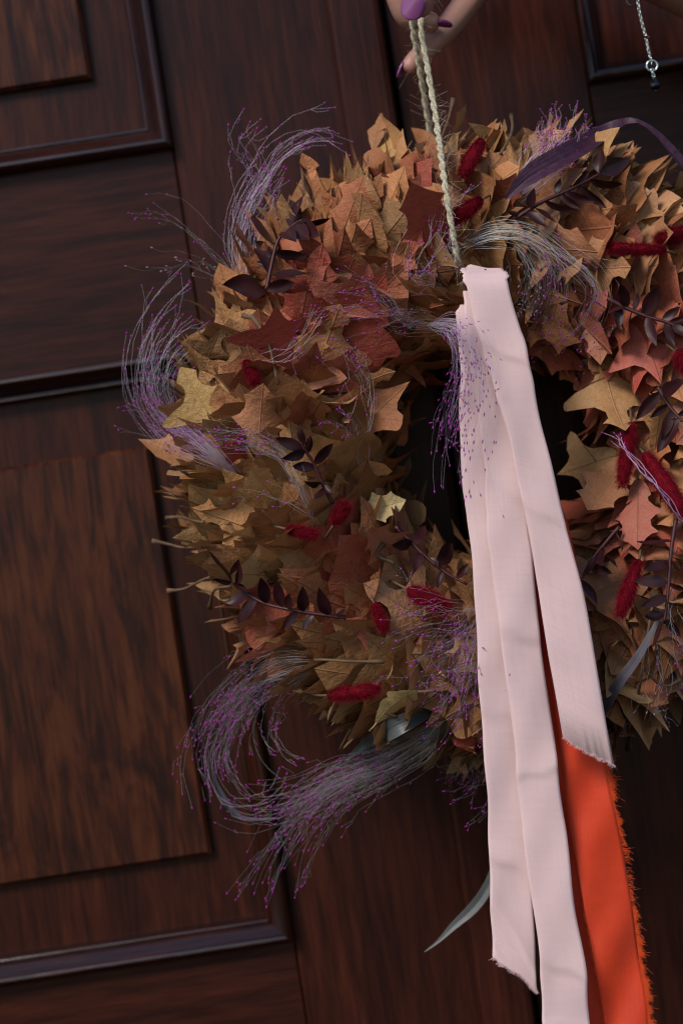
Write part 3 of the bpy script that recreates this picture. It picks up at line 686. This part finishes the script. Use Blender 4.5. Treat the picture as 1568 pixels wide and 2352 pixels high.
plume([(560, 830), (650, 800), (700, 760), (740, 700)], 7, 14, 50, V_, .4, 5, 14, tmin=.6)
plume([(990, 735, .012), (1050, 750, -.184), (1088, 830, -.188), (1085, 930, -.188), (1066, 1030, -.186), (1078, 1170, -.186)], 58, 14, 64, P_, .25, 6, 15, tmin=.55, flat=.15)
plume([(985, 735, .012), (1040, 765, -.182), (1062, 860, -.182), (1036, 960, -.176), (1020, 1060, -.17)], 24, 10, 44, P_, .35, 6, 16, tmin=.6, flat=.2)
plume([(1050, 560), (1140, 540), (1230, 560), (1270, 640), (1245, 740), (1220, 800)], 44, 16, 60, G_, .35, 5, 17, tmin=.6)
plume([(1060, 545), (1180, 520), (1300, 580), (1375, 660), (1350, 760), (1290, 850)], 30, 18, 46, G_, .4, 5, 18, tmin=.7)
plume([(1190, 545), (1215, 640), (1190, 720), (1180, 760)], 18, 26, 36, (STRAND_G, SEED_G), .3, 5, 19, tmin=.6)
plume([(1060, 620), (1020, 560), (1030, 480), (1090, 440), (1120, 400)], 14, 30, 60, P_, .35, 5, 20, tmin=.5)
plume([(1060, 700), (1000, 640), (960, 620), (1010, 540), (1060, 500)], 22, 40, 60, V_, .5, 4, 21, tmin=.5)
plume([(1190, 450), (1230, 400), (1280, 350), (1330, 285)], 90, 26, 70, P_, .35, 7, 22, tmin=.5, lift=.006)
plume([(735, 1530), (660, 1535), (580, 1575), (520, 1650), (490, 1740), (505, 1810), (530, 1850)], 120, 44, 40, V_, .35, 6, 23, lift=.004, tmin=.5)
plume([(735, 1530), (650, 1580), (620, 1640), (610, 1700), (650, 1750), (690, 1775)], 16, 26, 34, G_, .45, 5, 24, lift=.004, tmin=.55)
plume([(530, 1660), (490, 1740), (510, 1830), (560, 1850), (620, 1830), (645, 1770)], 8, 12, 20, V_, .4, 4, 25, lift=.004, tmin=.7)
plume([(1050, 1665), (960, 1705), (860, 1755), (760, 1800), (690, 1870), (630, 1960), (575, 2080)], 105, 36, 78, G_, .3, 6, 26, lift=.004, tmin=.5)
plume([(1040, 1670), (900, 1745), (780, 1800), (680, 1850), (590, 1870), (530, 1840), (492, 1800)], 56, 26, 50, V_, .35, 6, 27, lift=.004, tmin=.6)
plume([(1110, 1440), (1075, 1520), (1050, 1600), (1010, 1660), (980, 1690)], 60, 46, 90, P_, .15, 6, 28, lift=.012, tmin=.4)
plume([(1110, 1400), (1050, 1460), (980, 1480), (910, 1520)], 26, 30, 80, P_, .3, 5, 29, tmin=.5)
plume([(1110, 1740), (1085, 1780), (1060, 1820), (1030, 1838)], 24, 30, 46, V_, .3, 5, 30, tmin=.5)
plume([(1100, 1400), (1000, 1385), (920, 1392), (860, 1370)], 12, 12, 40, V_, .4, 5, 32, lift=.02, tmin=.6)
plume([(1590, 1200), (1510, 1110), (1470, 1050), (1436, 990)], 7, 10, 12, (simple('lilac_stem', (0.42, 0.25, 0.42), .4, .4), SEED), .9, 1, 33, lift=.026, rad=.00035, tmin=.9)
plume([(1520, 1500), (1530, 1560), (1500, 1620), (1490, 1680)], 7, 14, 36, V_, .3, 5, 34, tmin=.6)
plume([(1490, 1440), (1470, 1560), (1430, 1640), (1430, 1690)], 8, 24, 60, (STRAND_G, SEED_G), .4, 4, 35, tmin=.6)
plume([(1560, 1350), (1540, 1420), (1560, 1520), (1570, 1600)], 14, 24, 50, V_, .3, 5, 36, tmin=.6)

# ------------------------------------------------------------------ long blades
def blade(name, rows, mat, label, fold=0.15):
    """rows: u, v, width in units, lift, lean of the flat face"""
    A = spline(np.array([[*surf(u, v, l), w_ * upx(-.12), ln] for u, v, w_, l, ln in rows]), 30)
    m = MB(); V = []; F = []
    P = A[:, :3]; T = np.gradient(P, axis=0); T /= np.linalg.norm(T, axis=1)[:, None]
    C = 21
    for i in range(30):
        view = np.array([0, -1.0, 0]); s = unit(np.cross(T[i], view)); n = np.cross(s, T[i]); a = A[i, 4]
        s2 = s * math.cos(a) + n * math.sin(a); n2 = np.cross(s2, T[i])
        for j in range(C):
            f = 2 * j / (C - 1) - 1
            V.append(P[i] + s2 * f * A[i, 3] * .5 + n2 * A[i, 3] * (fold * abs(f) + .018 * math.cos(f * 23)))
    for i in range(29):
        for j in range(C - 1): F.append((i * C + j, i * C + j + 1, (i + 1) * C + j + 1, (i + 1) * C + j))
    m.add(V, F); o = m.build(name, mat, WR); o['label'] = label; return o
blade('husk_blade', [(1160, 458, 6, .012, 0), (1195, 425, 34, .014, .3), (1240, 395, 54, .016, .45), (1322, 352, 58, .018, .55), (1395, 308, 46, .030, .6), (1438, 286, 30, .040, .8), (1462, 283, 22, .042, .9),
                     (1500, 308, 26, .042, .8), (1545, 358, 30, .042, .6), (1600, 425, 26, .040, .6)], BLADE_P, 'dark purple dried husk blade bent at its top', .28)
blade('grass_blade', [(792, 1748, 3, .004, 0), (840, 1708, 24, .006, .2), (890, 1680, 44, .008, .3), (935, 1657, 40, .004, .3), (975, 1640, 26, -.012, .2), (1000, 1630, 16, -.025, .2)], BLADE_G, 'grey green grass blade')
blade('grass_blade', [(975, 2186, 2, 0, .5), (1006, 2162, 8, 0, .4), (1042, 2126, 18, .0, .3), (1083, 2088, 26, .0, .2), (1112, 2050, 26, .0, .2), (1135, 2000, 22, .0, .3), (1160, 1900, 14, .0, .3), (1160, 1780, 10, .0, .3)], BLADE_G, 'grey green grass blade')
blade('grass_blade', [(1372, 1650, 26, .008, .3), (1420, 1570, 24, .012, .4), (1463, 1511, 20, .014, .5), (1500, 1446, 12, .014, .6), (1520, 1400, 6, .012, .6)], BLADE_D, 'dark slate grass blade')
blade('grass_blade', [(478, 1720, 2, .002, .4), (492, 1790, 10, .002, .6), (520, 1845, 18, .002, .7), (560, 1880, 12, .002, .7), (640, 1880, 4, .002, .7)], BLADE_D, 'dark slate grass blade')

# ------------------------------------------------------------------ ribbons
def ribbon(rows, mat, name, label, cat, cut=None, topcut=None, fray=None, seed=0, wav=.0006, nrow=220, ncol=15, creases=(), thread=None, group=None):
    """rows: v, u_left, u_right, depth y. A thin cloth strip with selvedges, creases and a cut end."""
    g = np.random.default_rng(900 + seed)
    R = np.array(rows, float)
    D = np.array([[*at(ul, v, y), *at(ur, v, y)] for v, ul, ur, y in R])
    A = spline(D, nrow)
    Lp, Rp = A[:, :3].copy(), A[:, 3:].copy(); q0 = np.linspace(0, 1, nrow)
    Lp[:, 0] += .0005 * np.sin(23 * q0 + seed) + .0003 * np.sin(61 * q0 + 2 * seed); Rp[:, 0] += .0005 * np.sin(19 * q0 + 2.2 * seed) + .0003 * np.sin(53 * q0 + seed)
    along = np.r_[0, np.cumsum(np.linalg.norm(np.diff((Lp + Rp) / 2, axis=0), axis=1))]
    ph = g.uniform(0, 6.28, 6)
    V = np.zeros((nrow, ncol, 3)); UV = np.zeros((nrow, ncol, 2))
    for j in range(ncol):
        f = j / (ncol - 1); ext = np.zeros(nrow)
        P = Lp * (1 - f) + Rp * f
        s = along
        dz = wav * (np.sin(38 * s + ph[0] + 1.5 * f) + .7 * np.sin(71 * s + ph[1] - 2.5 * f) + .5 * np.sin(120 * s + ph[2] + 5 * f)) + wav * 1.3 * math.sin(3.1 * f + ph[3]) * np.sin(19 * s + ph[4])
        for (sc, amp, slope, wd) in creases: q_ = (s - sc - slope * (f - .5) - .0012 * math.sin(7 * f + sc * 90)) / (wd * 1.3); dz = dz + amp * .6 * np.maximum(0, 1 - np.where(q_ < 0, -q_ * .5, q_ * 1.4))
        dz = dz - .0003 * (abs(2 * f - 1) ** 8)
        P = P.copy(); P[:, 1] -= dz
        V[:, j] = P; UV[:, j, 0] = f * np.linalg.norm(Rp - Lp, axis=1).mean(); UV[:, j, 1] = s
    if cut is not None:                                  # slide the lower rows so that the end follows the cut
        c = np.array([at(u, v, R[-1, 3]) for u, v in cut]); cu = np.linspace(0, 1, len(c))
        for j in range(ncol):
            f = j / (ncol - 1); tgt = np.array([np.interp(f, cu, c[:, k]) for k in range(3)]); tgt[1] = V[-1, j, 1]
            dlt = tgt - V[-1, j]; wgt = np.clip((np.arange(nrow) - nrow * .72) / (nrow * .28), 0, 1) ** 1.5
            V[:, j] += wgt[:, None] * dlt; V[-1, j, 2] += g.normal(0, .0004)
    if topcut is not None:
        c = np.array([at(u, v, R[0, 3]) for u, v in topcut]); cu = np.r_[0, np.cumsum(np.linalg.norm(np.diff(c, axis=0), axis=1))]; cu /= cu[-1]
        for j in range(ncol):
            f = j / (ncol - 1); tgt = np.array([np.interp(f, cu, c[:, k]) for k in range(3)]); tgt[1] = V[0, j, 1]
            V[:, j] += (np.clip(1 - np.arange(nrow) / 14, 0, 1) ** 1.5)[:, None] * (tgt - V[0, j])
    nf = V.reshape(-1, 3); F = []
    for i in range(nrow - 1):
        for j in range(ncol - 1):
            k = i * ncol + j; F.append((k, k + ncol, k + ncol + 1, k + 1))
    me = leaf_mesh(name, nf, F, UV.reshape(-1, 2), mat)
    o = bpy.data.objects.new(name, me); COL.objects.link(o)
    sol = o.modifiers.new('thickness', 'SOLIDIFY'); sol.thickness = .00035; sol.offset = 0
    tag(o, label, cat, group)
    m = MB()
    if cut is not None:
        for k in range(360):
            f = g.uniform(0, 1); jj = f * (ncol - 1); a = int(min(jj, ncol - 2)); p = V[-1, a] * (1 - (jj - a)) + V[-1, a + 1] * (jj - a)
            l = g.uniform(.0003, .0013); q = p + np.array([g.normal(0, .0007), g.normal(0, .0004), -l])
            m.tube([p + [0, 0, .0006], (p + q) / 2 + g.normal(0, .0002, 3), q], .00009, 3, False)
    if fray:
        for side, dens, ln, v0, v1 in fray:
            for k in range(dens):
                i = g.uniform(0, 1) ** 1.0 * (nrow - 2); i0 = int(i); e = (V[:, 0] if side < 0 else V[:, -1]); p = e[i0] * (1 - (i - i0)) + e[i0 + 1] * (i - i0)
                u, v = project(p)
                if not (v0 < v < v1): continue
                cl = .75 + .25 * math.sin(i * .55) + .3 * math.sin(i * 1.7 + 1) + g.normal(0, .2)
                l = ln * g.uniform(.35, 1.0) * max(cl, .15) + (.005 * g.uniform() if g.uniform() < .03 else 0)
                d = np.array([side * 1.0, g.normal(0, .25), g.normal(-.35, .45)]); d = unit(d)
                mid = p + d * l * .55 + g.normal(0, .0003, 3); q = p + d * l + np.array([0, g.normal(0, .0005), -l * g.uniform(-.1, .45)])
                m.tube([p - d * .0008, mid, q], .000055, 3, False)
    if m.n: fo = m.build('frayed_threads', thread, o); tag(fo, kind='stuff')
    return o
ribbon([(622, 1056, 1072, -0.1570), (606, 1076, 1110, -0.1650), (612, 1058, 1150, -0.1670), (632, 1062, 1166, -0.1770), (660, 1070, 1169, -0.1815), (760, 1092, 1196, -0.1820), (899, 1138, 1229, -0.1830), (1038, 1171, 1261, -0.1830), (1214, 1208, 1302, -0.1840), (1354, 1236, 1335, -0.1840),
        (1479, 1254, 1356, -0.1840), (1600, 1275, 1378, -0.1840), (1700, 1291, 1398, -0.1840)][2:], PINK, 'ribbon', 'pale pink cotton ribbon in front, its slanted frayed end above the orange ribbon', 'ribbon',
       cut=[(1292, 1692), (1330, 1718), (1376, 1743), (1409, 1757)], topcut=[(1056, 628), (1077, 606), (1120, 616), (1162, 630)], seed=1, thread=PINK_T, creases=[(.055, .0012, .012, .004), (.135, .0016, .004, .005), (.205, .0014, -.006, .006), (.235, -.0010, .004, .004)])
ribbon([(668, 1062, 1150, -0.1760), (720, 1068, 1165, -0.1780), (806, 1078, 1185, -0.1780), (930, 1094, 1195, -0.1780), (1038, 1107, 1206, -0.1780), (1163, 1116, 1214, -0.1780), (1293, 1124, 1220, -0.1780), (1455, 1146, 1238, -0.1780), (1550, 1157, 1249, -0.1780),
        (1731, 1182, 1276, -0.1780), (1928, 1202, 1303, -0.1780), (2079, 1221, 1319, -0.1780), (2211, 1237, 1340, -0.1780), (2350, 1248, 1353, -0.1780), (2480, 1262, 1366, -0.1780)], PINK, 'ribbon',
       'longest pale pink ribbon, middle strip running out of the bottom edge', 'ribbon', seed=2, thread=PINK_T, nrow=240, creases=[(.10, .0010, .01, .006), (.175, .0018, .004, .005), (.245, .0013, -.006, .004), (.345, .0016, .010, .005), (.37, -.0010, .0, .006)])
ribbon([(700, 1056, 1120, -0.1670), (735, 1046, 1140, -0.1710), (806, 1053, 1150, -0.1720), (992, 1057, 1160, -0.1720), (1177, 1069, 1170, -0.1720), (1293, 1082, 1182, -0.1720), (1502, 1096, 1196, -0.1720), (1665, 1107, 1206, -0.1720), (1890, 1119, 1217, -0.1720),
        (2079, 1128, 1226, -0.1720), (2200, 1130, 1231, -0.1720)], PINK, 'ribbon', 'leftmost pale pink ribbon with slanted frayed end over the dark door', 'ribbon',
       cut=[(1130, 2198), (1160, 2222), (1195, 2243), (1218, 2266), (1233, 2282)], seed=3, thread=PINK_T, creases=[(.21, .0012, .006, .005), (.285, .0018, .006, .004), (.318, .0022, .022, .004), (.335, -.0012, .02, .005)])
ribbon([(700, 1075, 1150, -0.1630), (900, 1130, 1212, -0.1650), (1200, 1205, 1298, -0.1650), (1423, 1246, 1346, -0.1650), (1600, 1270, 1374, -0.1660), (1720, 1285, 1388, -0.1660), (1833, 1297, 1406, -0.1660), (1928, 1314, 1426, -0.1660), (2079, 1338, 1452, -0.1660),
        (2173, 1357, 1466, -0.1660), (2305, 1384, 1481, -0.1660), (2400, 1394, 1488, -0.1660), (2480, 1400, 1494, -0.1660)], ORANGE, 'ribbon', 'vivid orange satin ribbon with frayed edges hanging below the pink ones', 'ribbon',
       seed=4, thread=ORANGE_T, wav=.0021, nrow=240, fray=[(1, 15000, .0036, 1690, 2500), (1, 700, .0022, 1180, 1700), (-1, 2600, .0016, 1500, 2500)])
ribbon([(720, 1080, 1150, -0.1590), (1000, 1150, 1230, -0.1600), (1350, 1228, 1310, -0.1600), (1665, 1262, 1345, -0.1600), (1830, 1284, 1370, -0.1600), (1950, 1298, 1390, -0.1600), (2116, 1316, 1410, -0.1600), (2230, 1334, 1430, -0.1600), (2350, 1346, 1440, -0.1600), (2480, 1358, 1450, -0.1600)],
       ORANGE, 'ribbon', 'second orange ribbon, narrow frayed strip between pink ribbon and wide orange one', 'ribbon', seed=5, thread=ORANGE_T, wav=.0012, nrow=240, fray=[(-1, 4200, .0022, 1380, 2500)])

# ------------------------------------------------------------------ twine
def twine(pts, r, name, label, seed, fuzz=330, turns=230):
    g = np.random.default_rng(40 + seed)
    G = spline(np.array(pts), 150); T = np.gradient(G, axis=0); T /= np.linalg.norm(T, axis=1)[:, None]
    L = np.r_[0, np.cumsum(np.linalg.norm(np.diff(G, axis=0), axis=1))]
    A = np.cross(T, [0.05, 1, 0.02]); A /= np.linalg.norm(A, axis=1)[:, None]; B = np.cross(A, T)
    root = None
    for k in range(2):
        a = L * 2 * math.pi / .0150 + .5 * np.sin(L * 95 + seed) + .3 * np.sin(L * 230) + k * math.pi; m = MB()
        P = G + (A * np.cos(a)[:, None] + B * np.sin(a)[:, None]) * r * .47
        m.tube(P, r * .64 * (1 + .10 * np.sin(L * 900 + k) + .05 * np.sin(L * 330 + 2 * k) + g.normal(0, .03, 150)), 7)
        if root is None: root = m.build(name, TWINE); tag(root, label, 'twine')
        else: m.build('strand', TWINE, root)
    m = MB()
    for k in range(fuzz):
        i = int(g.integers(2, 147)); a = g.uniform(0, 6.28); o_ = A[i] * math.cos(a) + B[i] * math.sin(a); p = G[i] + o_ * r * .9
        l = g.uniform(.002, .009) * (1.6 if g.uniform() < .15 else 1); d = unit(o_ + T[i] * g.normal(0, .7) + g.normal(0, .3, 3)); e = g.normal(0, 1, 3) * l * .35
        m.tube(spline([p, p + d * l * .5 + e * .3, p + d * l + e], 6), .00007, 3, False)
    tag(m.build('fuzz', FUZZ, root), kind='stuff')
    return root
twine([at(1010, -60, -.118), at(975, 20, -.122), at(966, 60, -.124), at(980, 150, -.130), at(1000, 270, -.142), at(1016, 390, -.166), at(1030, 480, -.174), at(1048, 585, -.170), at(1052, 612, -.160)], .0017, 'twine',
      'sharp pale jute twine strand in front running down onto the wreath', 1)
twine([at(990, -60, -.110), at(952, 20, -.112), at(947, 60, -.108), at(962, 150, -.096), at(975, 230, -.084), at(990, 320, -.070), at(1003, 390, -.055), at(1010, 450, -.05)], .0017, 'twine',
      'blurred rear jute twine strand going behind the wreath', 2, fuzz=70)

# ------------------------------------------------------------------ the hand above
def hand():
    # joints: photograph units, depth, radius in metres
    J = {}
    def j(k, u, v, y, r): J[k] = (at(u, v, y), r)
    E = []
    j('elbow', 2300, 260, -.02, .040); j('fore', 1900, 70, -.05, .034); j('fore2', 1690, -20, -.065, .029); j('wrist', 1500, -92, -.080, .0255); j('palm0', 1380, -130, -.085, .026); j('palm', 1260, -160, -.085, .027)
    # thumb: nearest the camera, its tip pressed on the twine
    j('t0', 1200, -200, -.112, .0150); j('t1', 1060, -130, -.140, .0115); j('t2', 985, -50, -.146, .0098); j('t3', 955, 18, -.142, .0088); j('t4', 952, 36, -.139, .0065)
    # index: behind the thumb, curled round the twine from the left
    j('i0', 1130, -240, -.085, .0120); j('i1', 960, -190, -.095, .0098); j('i2', 905, -50, -.108, .0086); j('i3', 930, 40, -.104, .0075); j('i4', 985, 52, -.098, .0068); j('i5', 1008, 54, -.096, .0050)
    # middle: reaches down behind the twine to the left
    j('m0', 1180, -160, -.065, .0120); j('m1', 1085, -10, -.072, .0088); j('m2', 1030, 62, -.080, .0078); j('m3', 975, 118, -.086, .0066); j('m4', 940, 152, -.090, .0054); j('m5', 932, 166, -.091, .0036)
    j('r0', 1260, -150, -.050, .0115); j('r1', 1190, -28, -.056, .0086); j('r2', 1135, -62, -.078, .0076); j('r3', 1160, -95, -.092, .0066)
    j('p0', 1330, -130, -.045, .0105); j('p1', 1275, -24, -.050, .0080); j('p2', 1222, -45, -.070, .0068); j('p3', 1245, -80, -.082, .0056)
    chain = [['palm', 'palm0', 'wrist', 'fore2', 'fore', 'elbow'], ['palm0', 't0', 't1', 't2', 't3', 't4'], ['palm', 'i0', 'i1', 'i2', 'i3', 'i4', 'i5'], ['palm', 'm0', 'm1', 'm2', 'm3', 'm4', 'm5'], ['palm', 'r0', 'r1', 'r2', 'r3'], ['palm0', 'p0', 'p1', 'p2', 'p3']]
    ks = list(J); ix = {k: i for i, k in enumerate(ks)}
    for c in chain: E += [(ix[a], ix[b_]) for a, b_ in zip(c[:-1], c[1:])]
    me = bpy.data.meshes.new('person'); me.from_pydata([tuple(J[k][0]) for k in ks], E, [])
    o = bpy.data.objects.new('person', me); COL.objects.link(o)
    sk = o.modifiers.new('skin', 'SKIN'); sk.use_smooth_shade = True; sk.branch_smoothing = .6
    for k, v in zip(ks, me.skin_vertices[0].data): v.radius = (J[k][1], J[k][1]); v.use_root = (k == 'palm')
    sb = o.modifiers.new('round', 'SUBSURF'); sb.levels = 2; sb.render_levels = 2
    dg = bpy.context.evaluated_depsgraph_get(); dg.update()
    ev = o.evaluated_get(dg); me2 = bpy.data.meshes.new_from_object(ev); me2.name = 'person'
    o.modifiers.clear(); o.data = me2
    me2.materials.clear(); me2.materials.append(SKIN)
    me2.polygons.foreach_set('use_smooth', [True] * len(me2.polygons))
    tag(o, 'bare arm and hand with mauve nails pinching the jute twine loop at the top', 'person')
    return o
HAND = hand()
def nail(c, d, n, L, W, mat, curve=.35, point=0.0):
    d = unit(d); n = unit(np.array(n, float)); n = unit(n - d * n.dot(d)); s = np.cross(d, n); V = []; F = []; K, C = 12, 9
    for layer in (0, 1):
        for i in range(K):
            t = i / (K - 1) * 2 - 1
            hw = W * .5 * (max(1 - abs(t) ** (3.2 if t < 0 else 2.4 - point), 0.0) ** .5 * .98 + .02)
            for j in range(C):
                f = 2 * j / (C - 1) - 1
                V.append(c + d * t * L * .5 + s * hw * f + n * (-curve * W * (f * hw / (W * .5)) ** 2 * .5 - .05 * L * t * t + (.0004 if layer == 0 else -.0006)))
    for i in range(K - 1):
        for j in range(C - 1):
            a = i * C + j; F.append((a, a + 1, a + C + 1, a + C)); b_ = a + K * C; F.append((b_, b_ + C, b_ + C + 1, b_ + 1))
    rim = [j for j in range(C)] + [i * C + C - 1 for i in range(1, K)] + [(K - 1) * C + j for j in range(C - 2, -1, -1)] + [i * C for i in range(K - 2, 0, -1)]
    for a, b_ in zip(rim, rim[1:] + rim[:1]): F.append((b_, a, a + K * C, b_ + K * C))
    m = MB(); m.add(V, F); return m.build('fingernail', mat, HAND)
nail(at(947, 14, -.1525), at(938, 40, -.150) - at(953, -14, -.153), (-.10, -1, .05), .0148, .0125, NAIL)
nail(at(1020, 59, -.1005), at(1048, 62, -.1005) - at(1003, 57, -.101), (.05, -.30, -.95), .0090, .0056, NAIL_D, .45, .9)
nail(at(918, 158, -.090), at(905, 186, -.090) - at(924, 140, -.090), (-1, .35, .25), .0100, .0056, NAIL, .4, .4)

# ------------------------------------------------------------------ bracelet chain hanging from the wrist
BR = thing('bracelet', 'thin silver chain with black drop bead dangling at top right', 'bracelet', Vector(at(1503, 210, -.09).tolist()))
def link_ring(c, d, n, a, b_, r, mb, seg=14, sides=5):
    d = unit(d); n = unit(np.array(n) - d * np.dot(n, d)); s = np.cross(d, n); th = np.linspace(0, 2 * math.pi, seg + 1)
    mb.tube(np.array([c + d * a * math.sin(t) + s * b_ * math.cos(t) for t in th]), r, sides, False)
yb = -.092
cp = spline(np.array([at(1452, -70, yb), at(1461, -20, yb), at(1466, 20, yb), at(1475, 60, yb), at(1482, 86, yb), at(1489, 120, yb), at(1495, 142, yb)]), 40)
dd = np.r_[0, np.cumsum(np.linalg.norm(np.diff(cp, axis=0), axis=1))]
m = MB(); nlk = int(dd[-1] / .00165)
for i in range(nlk):
    q = (i + .5) / nlk * dd[-1]; c = np.array([np.interp(q, dd, cp[:, k]) for k in range(3)]); c2_ = np.array([np.interp(min(q + .001, dd[-1]), dd, cp[:, k]) for k in range(3)])
    link_ring(c, c2_ - c + 1e-9, (0.6, -1, .2) if i % 2 else (1, .5, .1), .0013 if i < nlk * .68 or i % 3 else .0020, .00075, .00026, m)
m.build('chain', SILVER, BR)
m = MB(); link_ring(at(1496, 151, yb), UX, (0, -1, 0), .0030, .0030, .00055, m, 24, 7); m.build('ring', SILVER, BR)
m = MB()
for v_ in (162, 168, 174): link_ring(at(1496 + (v_ - 160) * .25, v_, yb), UX, (.4 if v_ != 168 else 1, -1, 0), .0012, .0008, .0003, m)
m.build('chain', SILVER, BR)
m = MB(); top, bot = at(1499, 176, yb), at(1505, 208, yb); K = 11; dax = bot - top
prof = [0.02, .22, .44, .62, .78, .90, .98, 1.0, .92, .66, .05]
m.tube(np.array([top + dax * i / (K - 1) for i in range(K)]), np.array(prof) * .0030, 8); m.build('drop_bead', JET, BR, False)
m = MB(); m.tube([bot, bot + dax * .02, bot + dax * .05], [.0006, .0007, .0002], 6); m.build('pin_end', SILVER, BR)
for (u, v) in ((1481, 84), (1486, 83), (1490, 86)):
    m = MB(); c = at(u, v, yb - .001); m.tube([c - [0, 0, .0008], c - [0, 0, .0004], c, c + [0, 0, .0004], c + [0, 0, .0008]], [.0001, .0007, .0009, .0007, .0001], 8); m.build('bead', GARNET, BR)
m = MB(); wc = at(1460, -104, -.081); m.tube(np.array([wc + np.array([0, math.cos(t) * .0275, 0]) + UX * math.sin(t) * .0275 + RX * .002 * math.sin(2 * t) for t in np.linspace(0, 6.2832, 60)]), .0007, 5, False); m.build('chain', SILVER, BR)
